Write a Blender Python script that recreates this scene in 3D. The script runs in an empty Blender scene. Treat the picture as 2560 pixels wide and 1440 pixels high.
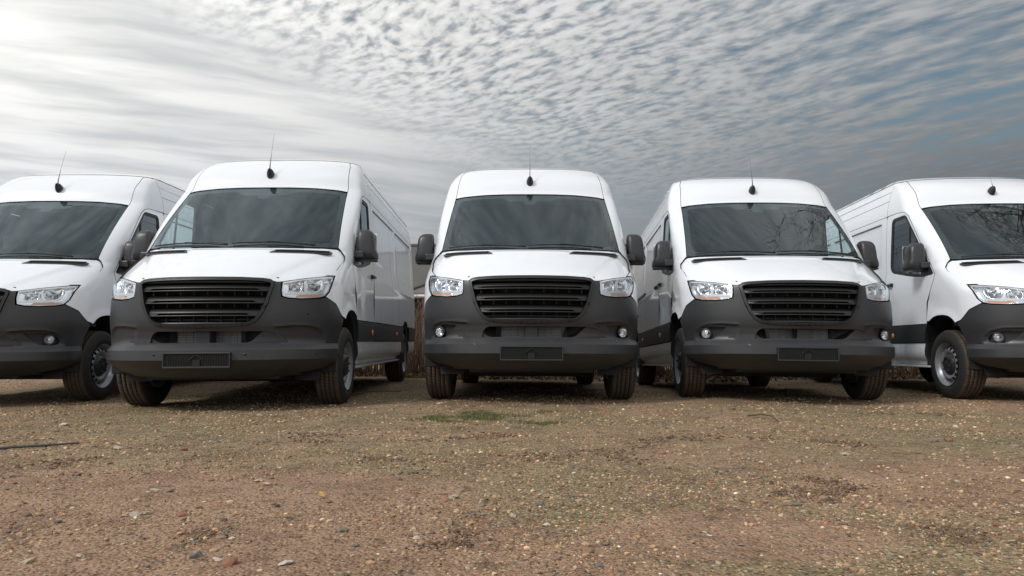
import bpy, bmesh, math, random
import numpy as np
from mathutils import Vector, Matrix
from mathutils.geometry import delaunay_2d_cdt

random.seed(7); rng = np.random.default_rng(7)
scene = bpy.context.scene
COL = scene.collection
PI = math.pi

# ------------------------------------------------------------------ camera
cam_d = bpy.data.cameras.new('camera'); cam = bpy.data.objects.new('camera', cam_d); COL.objects.link(cam)
cam_d.sensor_width = 36.0; cam_d.lens = 1820.7/2560*36
cam_d.clip_start = 0.05; cam_d.clip_end = 3000
cam.location = (0, 0, 0.511); cam.rotation_euler = (math.radians(90+4.667), 0, 0)
scene.camera = cam

# ------------------------------------------------------------------ sky and sun
SUN_AZ = math.radians(-128)      # from +Y, negative towards the left of the picture
SUN_EL = math.radians(42)
sd = Vector((math.sin(SUN_AZ)*math.cos(SUN_EL), math.cos(SUN_AZ)*math.cos(SUN_EL), math.sin(SUN_EL)))
sun_d = bpy.data.lights.new('sun', 'SUN'); sun = bpy.data.objects.new('sun', sun_d); COL.objects.link(sun)
sun_d.energy = 1.8; sun_d.angle = math.radians(14); sun_d.color = (1.0, 0.97, 0.93)
sun.rotation_euler = sd.to_track_quat('Z', 'Y').to_euler(); sun.location = (-30, -20, 40)

world = bpy.data.worlds.new('World'); scene.world = world; world.use_nodes = True
scene.view_settings.view_transform = 'Standard'; scene.view_settings.look = 'None'
scene.view_settings.exposure = 0.20; scene.view_settings.gamma = 1.0
scene.view_settings.use_curve_mapping = False

class NT:
    """small node-tree helper"""
    def __init__(s, tree): s.t = tree; s.n = tree.nodes; s.l = tree.links
    def add(s, typ, ins=None, **kw):
        n = s.n.new(typ)
        for k, v in kw.items(): setattr(n, k, v)
        for k, v in (ins or {}).items(): s.set(n.inputs[k], v)
        return n
    def set(s, sock, v):
        if isinstance(v, bpy.types.NodeSocket): s.l.new(v, sock)
        else: sock.default_value = v
    def math(s, op, a, b=0.0, c=None, clamp=False):
        n = s.n.new('ShaderNodeMath'); n.operation = op; n.use_clamp = clamp
        s.set(n.inputs[0], a); s.set(n.inputs[1], b)
        if c is not None: s.set(n.inputs[2], c)
        return n.outputs[0]
    def mix(s, fac, a, b, blend='MIX'):
        n = s.n.new('ShaderNodeMix'); n.data_type = 'RGBA'; n.blend_type = blend
        s.set(n.inputs[0], fac); s.set(n.inputs[6], a); s.set(n.inputs[7], b)
        return n.outputs[2]
    def ramp(s, fac, stops, interp='LINEAR'):
        n = s.n.new('ShaderNodeValToRGB'); n.color_ramp.interpolation = interp
        e = n.color_ramp.elements
        while len(e) < len(stops): e.new(0.5)
        for el, (p, c) in zip(e, stops):
            el.position = p
            el.color = (c, c, c, 1) if not hasattr(c, '__len__') else (*c[:3], 1)
        s.set(n.inputs[0], fac); return n.outputs[0]
    def noise(s, vec, scale, detail=4, rough=0.5, dist=0.0, lac=2.0):
        n = s.n.new('ShaderNodeTexNoise')
        s.set(n.inputs['Vector'], vec); s.set(n.inputs['Scale'], scale); n.inputs['Detail'].default_value = detail
        n.inputs['Roughness'].default_value = rough; n.inputs['Distortion'].default_value = dist
        n.inputs['Lacunarity'].default_value = lac
        return n.outputs[0]

def build_sky():
    g = NT(world.node_tree); g.n.clear()
    out = g.add('ShaderNodeOutputWorld'); bg = g.add('ShaderNodeBackground')
    g.l.new(bg.outputs[0], out.inputs[0])
    sky = g.add('ShaderNodeTexSky', sky_type='NISHITA')
    sky.sun_disc = False; sky.sun_elevation = SUN_EL; sky.sun_rotation = SUN_AZ
    sky.air_density = 1.6; sky.dust_density = 1.5; sky.ozone_density = 2.0
    tc = g.add('ShaderNodeTexCoord'); d = tc.outputs['Generated']
    nrm = g.add('ShaderNodeVectorMath', operation='NORMALIZE'); g.set(nrm.inputs[0], d)
    sep = g.add('ShaderNodeSeparateXYZ'); g.set(sep.inputs[0], nrm.outputs[0])
    zz = g.math('MAXIMUM', sep.outputs[2], 0.0)
    den = g.math('ADD', zz, 0.09)
    comb = g.add('ShaderNodeCombineXYZ')
    g.set(comb.inputs[0], g.math('DIVIDE', sep.outputs[0], den)); g.set(comb.inputs[1], g.math('DIVIDE', sep.outputs[1], den))
    P = comb.outputs[0]
    def tmap(vec, rot, sc, loc=(0, 0, 0)):      # rotate first, then stretch
        m = g.add('ShaderNodeMapping', vector_type='TEXTURE'); g.set(m.inputs[0], vec)
        m.inputs['Rotation'].default_value = (0, 0, math.radians(rot)); m.inputs['Scale'].default_value = (*sc, 1); m.inputs['Location'].default_value = loc
        return m.outputs[0]
    wn = g.add('ShaderNodeTexNoise', {'Vector': P, 'Scale': 1.1, 'Detail': 3.0})
    wv = g.add('ShaderNodeVectorMath', operation='MULTIPLY_ADD'); g.set(wv.inputs[0], wn.outputs['Color']); wv.inputs[1].default_value = (0.30, 0.30, 0); g.set(wv.inputs[2], P)
    # mackerel puffs: fine ones and broader rolls, lined up along the wind
    puff1 = g.noise(tmap(wv.outputs[0], -38, (1.4, 0.85)), 27.0, 2.5, 0.5, 0.0)
    puff2 = g.noise(tmap(wv.outputs[0], -52, (2.3, 0.9), (4, 2, 0)), 12.0, 2.5, 0.5, 0.0)
    sidew = g.ramp(sep.outputs[0], [(0.10, 0.15), (0.45, 0.75)])
    puff = g.mix(sidew, puff1, puff2)
    streak = g.noise(tmap(wv.outputs[0], 24, (3.0, 0.75), (3, 1.7, 0)), 4.2, 4, 0.52, 0.0)
    big = g.noise(tmap(P, 20, (1.6, 1.0), (7, 2.5, 0)), 0.75, 4, 0.55, 0.0)
    sheet = g.noise(tmap(P, 70, (2.2, 0.8), (1, 5, 0)), 1.3, 2.5, 0.5, 0.0)
    # puffs rule the upper sky and the right, veils the lower sky and the left
    wp = g.math('ADD', zz, g.math('MULTIPLY_ADD', sep.outputs[0], 0.40, g.math('MULTIPLY_ADD', big, 0.40, -0.20)))
    wpuff = g.ramp(wp, [(0.20, 0.0), (0.38, 1.0)])
    top = g.ramp(zz, [(0.50, 0.0), (0.72, 1.0)])               # overhead: broken sheets, no small puffs
    cov_p = g.ramp(g.math('ADD', puff, g.math('MULTIPLY_ADD', big, 0.45, -0.22)), [(0.32, 0.20), (0.56, 1.0)])
    cov_s = g.ramp(g.math('ADD', streak, g.math('MULTIPLY_ADD', big, 0.3, -0.15)), [(0.30, 0.70), (0.56, 0.98)])
    cov = g.mix(wpuff, cov_s, cov_p)
    cov = g.mix(top, cov, g.ramp(sheet, [(0.34, 0.42), (0.58, 1.0)]))
    low = g.ramp(zz, [(0.05, 1.0), (0.24, 0.0)])               # milky band at the horizon
    cov = g.math('MAXIMUM', cov, g.math('MULTIPLY', low, 0.9))
    # how bright the cloud is: the side towards the sun scatters more
    dot = g.add('ShaderNodeVectorMath', operation='DOT_PRODUCT'); g.set(dot.inputs[0], nrm.outputs[0]); dot.inputs[1].default_value = sd
    t = g.math('MULTIPLY_ADD', dot.outputs['Value'], 0.5, 0.5)
    sm = g.add('ShaderNodeMapRange', {'Value': t, 'From Min': 0.08, 'From Max': 0.66, 'To Min': 0.0, 'To Max': 1.0}, interpolation_type='SMOOTHSTEP')
    glow = g.math('MULTIPLY_ADD', sm.outputs[0], SKY_GAIN, SKY_BASE)
    tex_s = g.ramp(g.math('ADD', g.math('MULTIPLY', streak, 0.7), g.math('MULTIPLY', big, 0.3)), [(0.36, 0.90), (0.62, 1.05)])
    tex = g.mix(wpuff, tex_s, g.ramp(puff, [(0.38, 0.78), (0.68, 1.15)]))
    tint = g.ramp(t, [(0.15, (0.84, 0.93, 1.0)), (0.42, (0.985, 0.99, 0.985)), (0.60, (1.0, 0.99, 0.96)), (0.85, (0.96, 0.985, 1.0))])
    lowb = g.ramp(zz, [(0.10, 1.0), (0.30, 0.0)])             # towards the horizon the layer is thicker: smoother, greyer, a touch mauve
    tex = g.mix(lowb, tex, (0.77, 0.785, 0.84, 1))
    cloud = g.mix(1.0, g.mix(1.0, tint, glow, 'MULTIPLY'), tex, 'MULTIPLY')
    blue = g.mix(1.0, sky.outputs[0], (SKY_BLUE*.88, SKY_BLUE, SKY_BLUE*1.02, 1), 'MULTIPLY')
    col = g.mix(cov, blue, cloud)
    g.set(bg.inputs[0], col); bg.inputs[1].default_value = 1.0
SKY_GAIN, SKY_BASE, SKY_BLUE = 0.86, 0.075, 0.052
build_sky()

# ------------------------------------------------------------------ materials
def mat(name):
    m = bpy.data.materials.new(name); m.use_nodes = True
    g = NT(m.node_tree); b = g.n['Principled BSDF']
    return m, g, b
def simple(name, col, rough=0.5, metal=0.0, coat=0.0, spec=0.5, var=0.0, vscale=20.0, bump=0.0, bscale=300.0):
    m, g, b = mat(name)
    b.inputs['Base Color'].default_value = (*col, 1); b.inputs['Roughness'].default_value = rough
    b.inputs['Metallic'].default_value = metal; b.inputs['Coat Weight'].default_value = coat; b.inputs['Coat Roughness'].default_value = 0.04
    b.inputs['Specular IOR Level'].default_value = spec
    tc = g.add('ShaderNodeTexCoord')
    if var:
        n = g.noise(tc.outputs['Object'], vscale, 5, 0.6)
        c0 = tuple(max(0, c*(1-var)) for c in col); c1 = tuple(min(1, c*(1+var)) for c in col)
        g.set(b.inputs['Base Color'], g.ramp(n, [(0.3, c0), (0.7, c1)]))
        g.set(b.inputs['Roughness'], g.ramp(n, [(0.3, max(0.02, rough-0.08)), (0.7, min(1, rough+0.08))]))
    if bump:
        n = g.noise(tc.outputs['Object'], bscale, 3, 0.6)
        bn = g.add('ShaderNodeBump', {'Height': n, 'Strength': bump, 'Distance': 0.002}); g.set(b.inputs['Normal'], bn.outputs[0])
    return m

M = {}
def paint():
    m, g, b = mat('white_paint')
    tc = g.add('ShaderNodeTexCoord'); sep = g.add('ShaderNodeSeparateXYZ'); g.set(sep.inputs[0], tc.outputs['Object'])
    mp = g.add('ShaderNodeMapping'); g.set(mp.inputs[0], tc.outputs['Object']); mp.inputs['Scale'].default_value = (3, 3, 0.6)
    n = g.noise(mp.outputs[0], 3.0, 7, 0.65, 0.4)
    n2 = g.noise(tc.outputs['Object'], 40, 3, 0.6)
    zlow = g.ramp(g.math('MULTIPLY', sep.outputs[2], 0.5), [(0.20, 1.0), (0.58, 0.0)])      # road film, thicker near the road
    back = g.ramp(g.math('MULTIPLY', sep.outputs[1], 0.2), [(0.20, 0.0), (0.42, 1.0)])
    film = g.math('MULTIPLY', g.math('MULTIPLY', g.ramp(n, [(0.42, 0.0), (0.70, 1.0)]), zlow), back)
    film = g.math('MULTIPLY', film, g.math('MULTIPLY_ADD', n2, 0.5, 0.35))
    g.set(b.inputs['Base Color'], g.mix(film, (0.765, 0.79, 0.83, 1), (0.36, 0.34, 0.31, 1)))
    g.set(b.inputs['Roughness'], g.math('MULTIPLY_ADD', film, 0.4, 0.32))
    b.inputs['Coat Weight'].default_value = 1.0
    g.set(b.inputs['Coat Roughness'], g.math('MULTIPLY_ADD', film, 0.35, 0.03))
    return m
M['paint'] = paint()
def bumper_plastic():
    m, g, b = mat('charcoal_bumper_plastic')
    tc = g.add('ShaderNodeTexCoord'); sep = g.add('ShaderNodeSeparateXYZ'); g.set(sep.inputs[0], tc.outputs['Object'])
    n = g.noise(tc.outputs['Object'], 7, 5, 0.65, 0.3); n2 = g.noise(tc.outputs['Object'], 160, 2, 0.6); n3 = g.noise(tc.outputs['Object'], 900, 2, 0.6)
    lowz = g.ramp(sep.outputs[2], [(0.25, 1.0), (0.62, 0.25)])
    dust = g.math('MULTIPLY', g.math('MULTIPLY', g.ramp(n, [(0.35, 0.0), (0.70, 1.0)]), lowz), g.math('MULTIPLY_ADD', n2, 0.32, 0.08))
    g.set(b.inputs['Base Color'], g.mix(dust, (0.0265, 0.0275, 0.0305, 1), (0.095, 0.085, 0.075, 1)))
    g.set(b.inputs['Roughness'], g.math('MULTIPLY_ADD', dust, 0.35, 0.38))
    bn = g.add('ShaderNodeBump', {'Height': n3, 'Strength': 0.12, 'Distance': 0.002}); g.set(b.inputs['Normal'], bn.outputs[0])
    return m
M['plastic'] = bumper_plastic()
M['plastic2'] = simple('black_trim_plastic', (0.022, 0.022, 0.024), 0.42, bump=0.08, bscale=700)
scene.cycles.max_bounces = 7; scene.cycles.diffuse_bounces = 3; scene.cycles.glossy_bounces = 3; scene.cycles.transparent_max_bounces = 10
world.cycles.sampling_method = 'MANUAL'; world.cycles.sample_map_resolution = 512
M['grille'] = simple('satin_black_grille', (0.010, 0.010, 0.011), 0.38)
M['void'] = simple('black_underbody', (0.008, 0.008, 0.008), 0.8)
M['under'] = simple('grey_black_underbody', (0.015, 0.014, 0.013), 0.75, var=0.4, vscale=8)
M['core'] = simple('aluminium_radiator_fin', (0.30, 0.30, 0.30), 0.5, 0.4, var=0.2, vscale=60)
M['chrome'] = simple('chrome_reflector', (0.80, 0.81, 0.83), 0.16, 1.0)
M['satin'] = simple('silver_lamp_surround', (0.70, 0.71, 0.73), 0.22, 0.75)
M['amber'] = simple('amber_indicator', (0.62, 0.30, 0.16), 0.25, coat=1)
M['bulb'] = simple('bulb_glass', (0.85, 0.86, 0.88), 0.08, 0.3)
M['interior'] = simple('dark_grey_cab_plastic', (0.075, 0.088, 0.105), 0.7, var=0.15, vscale=9)
M['seat'] = simple('charcoal_seat_fabric', (0.028, 0.030, 0.034), 0.9, var=0.2, vscale=40)
M['headliner'] = simple('grey_headliner', (0.22, 0.225, 0.23), 0.9)
M['steel'] = simple('silver_steel_rim', (0.27, 0.285, 0.31), 0.38, 0.5, var=0.12, vscale=12)
M['hub'] = simple('black_hub_cap', (0.018, 0.018, 0.02), 0.4)
M['orange'] = simple('orange_side_marker', (0.75, 0.22, 0.04), 0.25, coat=1)
M['mast'] = simple('grey_antenna_wire', (0.09, 0.09, 0.095), 0.5)
M['seam'] = simple('panel_gap_shade', (0.02, 0.02, 0.022), 0.8)  # panel edges and backs: shade of the gaps put into the colour
M['rubber'] = simple('black_seal_rubber', (0.012, 0.012, 0.013), 0.55)

def glass(name, tint, boost):
    m, g, b = mat(name); g.n.remove(b)
    out = g.n['Material Output']
    tr = g.add('ShaderNodeBsdfTransparent', {'Color': (*tint, 1)})
    gl = g.add('ShaderNodeBsdfGlossy', {'Color': (0.84, 0.95, 1, 1), 'Roughness': 0.01})
    geo = g.add('ShaderNodeNewGeometry')
    fr = g.add('ShaderNodeFresnel', {'IOR': g.math('MULTIPLY_ADD', geo.outputs['Backfacing'], 1/1.5-1.5, 1.5)})      # thin sheet: same reflectance from both sides
    f = g.math('MULTIPLY', fr.outputs[0], boost, clamp=True)
    mx = g.add('ShaderNodeMixShader'); g.set(mx.inputs[0], f)
    g.l.new(tr.outputs[0], mx.inputs[1]); g.l.new(gl.outputs[0], mx.inputs[2]); g.l.new(mx.outputs[0], out.inputs[0])
    return m
M['glass'] = glass('tinted_windscreen_glass', (0.80, 0.90, 0.92), 1.3)
M['sideglass'] = glass('green_tinted_side_glass', (0.80, 0.92, 0.90), 1.3)
M['lens'] = glass('clear_lamp_lens', (0.95, 0.96, 0.97), 1.5)
M['frit'] = simple('black_ceramic_band', (0.010, 0.010, 0.011), 0.5)

def tyre_mat():
    m, g, b = mat('dusty_tyre_rubber')
    tc = g.add('ShaderNodeTexCoord'); sep = g.add('ShaderNodeSeparateXYZ'); g.set(sep.inputs[0], tc.outputs['Object'])
    r = g.math('SQRT', g.math('ADD', g.math('POWER', sep.outputs[1], 2.0), g.math('POWER', sep.outputs[2], 2.0)))
    tread = g.ramp(r, [(0.338, 0.0), (0.352, 1.0)])
    ang = g.math('ARCTAN2', sep.outputs[1], sep.outputs[2])
    # lateral sipes
    wv = g.math('FRACT', g.math('ADD', g.math('MULTIPLY', ang, 11.5), g.math('MULTIPLY', sep.outputs[0], 5.0)))
    sipe = g.ramp(wv, [(0.0, 0.0), (0.10, 0.0), (0.16, 1.0), (0.94, 1.0), (1.0, 0.0)])
    n = g.noise(tc.outputs['Object'], 14, 6, 0.65)
    dust = g.math('MULTIPLY', g.ramp(n, [(0.30, 0.35), (0.62, 1.0)]), tread)
    dust = g.math('MULTIPLY', dust, sipe)
    side = g.math('MULTIPLY', g.ramp(n, [(0.5, 0.0), (0.8, 1.0)]), 0.25)
    f = g.math('MAXIMUM', dust, side)
    g.set(b.inputs['Base Color'], g.mix(f, (0.013, 0.013, 0.014, 1), (0.105, 0.072, 0.043, 1)))
    b.inputs['Roughness'].default_value = 0.72
    bn = g.add('ShaderNodeBump', {'Height': g.math('MULTIPLY', sipe, tread), 'Strength': 0.8, 'Distance': 0.006}); g.set(b.inputs['Normal'], bn.outputs[0])
    return m
M['tyre'] = tyre_mat()

# ------------------------------------------------------------------ mesh helpers
def link_mesh(name, verts, faces, material, parent=None, smooth=True, flat=None):
    me = bpy.data.meshes.new(name)
    me.from_pydata([tuple(map(float, v)) for v in verts], [], [tuple(map(int, f)) for f in faces]); me.update()
    if smooth:
        sm = np.ones(len(me.polygons), bool)
        if flat is not None: sm[flat:] = False
        me.polygons.foreach_set('use_smooth', sm)
    if material: me.materials.append(material)
    o = bpy.data.objects.new(name, me); COL.objects.link(o)
    if parent: o.parent = parent
    return o
def empty(name, parent=None, loc=(0, 0, 0)):
    o = bpy.data.objects.new(name, None); COL.objects.link(o); o.location = loc; o.empty_display_size = 0.2
    if parent: o.parent = parent
    return o
def box_data(x0, x1, y0, y1, z0, z1, b=0.0):
    bm = bmesh.new(); bmesh.ops.create_cube(bm, size=1)
    for v in bm.verts: v.co = Vector(((x0+x1)/2+v.co.x*(x1-x0), (y0+y1)/2+v.co.y*(y1-y0), (z0+z1)/2+v.co.z*(z1-z0)))
    if b: bmesh.ops.bevel(bm, geom=bm.edges[:], offset=b, segments=2, affect='EDGES', profile=0.5)
    bm.verts.ensure_lookup_table(); bm.verts.index_update()
    V = [tuple(v.co) for v in bm.verts]; F = [[v.index for v in f.verts] for f in bm.faces]; bm.free()
    return V, F
class Acc:
    def __init__(s): s.v = []; s.f = []
    def put(s, V, F):
        k = len(s.v); s.v += [tuple(p) for p in V]; s.f += [[i+k for i in f] for f in F]; return s
    def box(s, *a, **k): return s.put(*box_data(*a, **k))
    def tube(s, pts, r, n=8, cap=True):
        pts = [Vector(p) for p in pts]; V = []; F = []
        rr = r if hasattr(r, '__len__') else [r]*len(pts)
        up = None
        for i, p in enumerate(pts):
            t = (pts[min(i+1, len(pts)-1)]-pts[max(i-1, 0)]).normalized()
            if up is None: up = Vector((0, 0, 1)) if abs(t.z) < 0.9 else Vector((1, 0, 0))
            a = t.cross(up).normalized(); b = a.cross(t).normalized(); up = b
            for k in range(n):
                th = 2*PI*k/n; V.append(p+(a*math.cos(th)+b*math.sin(th))*rr[i])
        for i in range(len(pts)-1):
            for k in range(n): F.append([i*n+k, i*n+(k+1) % n, (i+1)*n+(k+1) % n, (i+1)*n+k])
        if cap: F.append(list(range(n-1, -1, -1))); F.append([(len(pts)-1)*n+k for k in range(n)])
        return s.put(V, F)
    def lathe_x(s, prof, n=48, closed=False):
        """prof: list of (x, r) turned about the X axis"""
        V = []; F = []; m = len(prof)
        for k in range(n):
            a = 2*PI*k/n
            for (x, r) in prof: V.append((x, r*math.sin(a), r*math.cos(a)))
        for k in range(n):
            k2 = (k+1) % n
            for i in range(m-1 if not closed else m):
                j = (i+1) % m; F.append([k*m+i, k*m+j, k2*m+j, k2*m+i])
        return s.put(V, F)
    def build(s, name, material, parent=None, smooth=False):
        o = link_mesh(name, s.v, s.f, material, parent, smooth=smooth)
        return o

def pchip(xs, ys):
    xs = np.array(xs, float); ys = np.array(ys, float); h = np.diff(xs); dl = np.diff(ys)/h
    d = np.zeros_like(ys); d[0] = dl[0]; d[-1] = dl[-1]
    for i in range(1, len(xs)-1):
        if dl[i-1]*dl[i] > 0:
            w1 = 2*h[i]+h[i-1]; w2 = h[i]+2*h[i-1]; d[i] = (w1+w2)/(w1/dl[i-1]+w2/dl[i])
    def f(x):
        x = np.clip(np.asarray(x, float), xs[0], xs[-1]); i = np.clip(np.searchsorted(xs, x)-1, 0, len(xs)-2)
        t = (x-xs[i])/h[i]
        return ys[i]*(1+2*t)*(1-t)**2 + h[i]*d[i]*t*(1-t)**2 + ys[i+1]*t*t*(3-2*t) + h[i]*d[i+1]*t*t*(t-1)
    return f

# ------------------------------------------------------------------ van body surface (local: x to picture right, y to the rear, z up)
F0 = pchip([.26, .30, .345, .418, .430, .500, .508, .546, .556, .600, .655, .69, .75, .95, 1.05, 1.085, 1.105, 1.14, 1.25, 1.38, 1.415, 1.44, 1.80, 2.154, 2.175, 2.302, 2.45, 2.55, 2.60, 2.62, 2.635, 2.645],
           [.22, .125, .055, -.026, -.034, -.030, -.024, .020, .023, .024, .018, .010, .006, .022, .040, .060, .085, .135, .33, .60, .69, .725, 1.180, 1.625, 1.642, 1.715, 1.865, 2.05, 2.20, 2.29, 2.45, 2.70])
Wd = pchip([.26, .30, .345, .43, .50, .546, .60, .80, 1.0, 1.2, 1.3, 1.44, 1.7, 2.08, 2.2, 2.3, 2.45, 2.55, 2.6, 2.62, 2.635, 2.645],
           [.82, .88, .93, .988, .992, .984, .990, 1.0, 1.0, .998, .992, .978, .966, .945, .932, .912, .862, .812, .765, .69, .50, .20])
Dp = pchip([.26, .65, 1.05, 1.14, 1.25, 1.38, 1.44, 1.7, 2.1, 2.3, 2.5, 2.645], [.62, .65, .65, .66, .63, .54, .45, .34, .24, .25, .30, .32])
Nn = pchip([.26, 1.38, 1.6, 2.1, 2.4, 2.645], [2.0, 2.0, 2.2, 2.4, 2.6, 2.7])
F0_up = F0
_bz = np.array([.26, .30, .345, .424, .504, .550, .600, .655, .690]); _bf = np.array([.22, .125, .055, -.034, -.030, .022, .024, .018, .010])
def F0(z):
    z = np.asarray(z, float); return np.where(z < .69, np.interp(z, _bz, _bf), F0_up(z))
YREAR = 6.0

def calm(f, z0=1.425, z1=2.152):
    """between z0 and z1 (the screen) follow a plain parabola so that reflections run clean"""
    a, b, m = float(f(z0)), float(f(z1)), float(f((z0+z1)/2)); k = (m-(a+b)/2)/(((z1-z0)/2)**2)
    def g(z):
        z = np.asarray(z, float); t = (z-z0)/(z1-z0)
        return np.where((z > z0) & (z < z1), a+(b-a)*t+k*(z-z0)*(z1-z), f(z))
    return g
F0, Wd, Dp, Nn = calm(F0), calm(Wd), calm(Dp), calm(Nn)
def Fx(x, z):
    W = Wd(z); n = Nn(z); q = np.clip(np.abs(x)/W, 0, 1)
    return F0(z)+Dp(z)*(1-(1-q**n)**(1/n))
def Sy(y, z):
    t = np.clip(1-(y-F0(z))/Dp(z), 0, 1); n = Nn(z)
    return Wd(z)*(1-t**n)**(1/n)
def solve_s(s, z):
    """contour point at distance-like parameter s = x + (y - F0)"""
    s = np.asarray(s, float); z = np.asarray(z, float); sg = np.sign(s); a = np.abs(s)
    W = Wd(z); D = Dp(z); n = Nn(z); lo = np.zeros_like(a); hi = np.full_like(a, PI/2)
    for _ in range(44):
        mid = (lo+hi)/2
        v = W*np.sin(mid)**(2/n)+D*(1-np.cos(mid)**(2/n))
        lo = np.where(v < a, mid, lo); hi = np.where(v < a, hi, mid)
    th = (lo+hi)/2
    x = W*np.sin(th)**(2/n); y = D*(1-np.cos(th)**(2/n)); ex = np.maximum(0, a-(W+D))
    return x*np.where(sg == 0, 1, sg), F0(z)+y+ex
def map_full(u, z):            # u signed: x + (y - F0)
    x, y = solve_s(u, z); return np.stack([x, y, z], -1)
def map_half(u, z):            # u = x + y, right half
    x, y = solve_s(np.maximum(u-F0(z), 1e-6), z); return np.stack([x, y, z], -1)
def map_side(u, z):            # u = y, right half
    return np.stack([Sy(u, z), u, z], -1)
def map_front(u, z):           # u = x
    return np.stack([u, Fx(u, z), z], -1)

def conv(pts, mode, step=0.02):
    """typed outline ('x'|'y', a, z) -> dense (u, z) polyline in the mapping's coordinate"""
    def one(k, a, z):
        if mode == 'side': return (a if k == 'y' else float(Fx(a, z)), z)
        if mode == 'front': return (a if k == 'x' else float(Sy(a, z)), z)
        x, y = (a, float(Fx(a, z))) if k == 'x' else (float(Sy(a, z)), a)
        return (x+y-(float(F0(z)) if mode == 'full' else 0.0), z)
    out = []
    n = len(pts)
    for i in range(n):
        k, a, z = pts[i]; k2, a2, z2 = pts[(i+1) % n]
        m = max(1, int(math.hypot(a2-a, z2-z)/step)) if k == k2 else 1
        for j in range(m):
            t = j/m; out.append(one(k, a+(a2-a)*t, z+(z2-z)*t))
    return out
def conv_open(pts, mode, step=0.02):
    c = conv(pts, mode, step); k, a, z = pts[-1]
    m_last = conv([pts[-1], pts[-1]], mode)[0]
    # drop the closing run
    n = len(pts); keep = []
    for i in range(n-1):
        k1, a1, z1 = pts[i]; k2, a2, z2 = pts[i+1]
        m = max(1, int(math.hypot(a2-a1, z2-z1)/step)) if k1 == k2 else 1
        keep.append(m)
    return c[:sum(keep)]+[m_last]
def mirror_outline(half):
    """half outline from the centre line round to the centre line -> full signed outline"""
    return half+[(-u, z) for (u, z) in reversed(half) if abs(u) > 1e-6]

def resample(poly, step):
    P = np.array(poly, float); out = []
    for i in range(len(P)):
        a = P[i]; b = P[(i+1) % len(P)]; L = np.hypot(*(b-a)); m = max(1, int(round(L/step)))
        if L < 1e-7: continue
        for j in range(m): out.append(a+(b-a)*j/m)
    return np.array(out)
def simplify(poly, mind):
    out = [poly[0]]
    for p in poly[1:]:
        if math.hypot(p[0]-out[-1][0], p[1]-out[-1][1]) > mind: out.append(p)
    if math.hypot(out[0][0]-out[-1][0], out[0][1]-out[-1][1]) <= mind: out.pop()
    return out
def pip(px, py, poly):
    r = np.zeros(len(px), bool); n = len(poly)
    for i in range(n):
        x0, y0 = poly[i]; x1, y1 = poly[(i+1) % n]
        if y0 == y1: continue
        c = ((y0 > py) != (y1 > py)) & (px < (x1-x0)*(py-y0)/(y1-y0)+x0); r ^= c
    return r
def inset(poly, d):
    P = np.array(poly, float); A = 0.5*np.sum(P[:, 0]*np.roll(P[:, 1], -1)-np.roll(P[:, 0], -1)*P[:, 1])
    if A < 0: P = P[::-1]
    nx = np.roll(P, -1, 0)-P; nx /= np.maximum(np.linalg.norm(nx, axis=1, keepdims=True), 1e-9)
    pv = np.roll(nx, 1, 0); N1 = np.stack([-nx[:, 1], nx[:, 0]], -1); N0 = np.stack([-pv[:, 1], pv[:, 0]], -1)
    b = N1+N0; L = np.linalg.norm(b, axis=1, keepdims=True); b = b/np.maximum(L, 1e-9)
    k = 1/np.clip(np.sum(b*N1, 1, keepdims=True), 0.5, 1)
    return [tuple(p) for p in P+b*k*d]
def round_poly(pts, r, seg=5):
    """round every corner of a plain polygon (list of (a, b)) with radius r (or list of radii)"""
    out = []; n = len(pts)
    for i in range(n):
        p = Vector(pts[i]); a = Vector(pts[i-1]); b = Vector(pts[(i+1) % n]); ri = r[i] if hasattr(r, '__len__') else r
        if ri <= 0: out.append(tuple(p)); continue
        da = (a-p); db = (b-p); t = min(ri, da.length*0.45, db.length*0.45)
        A = p+da.normalized()*t; B = p+db.normalized()*t
        for k in range(seg+1):
            s = k/seg; q = A*(1-s)**2+p*2*s*(1-s)+B*s*s; out.append(tuple(q))
    return out

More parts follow.
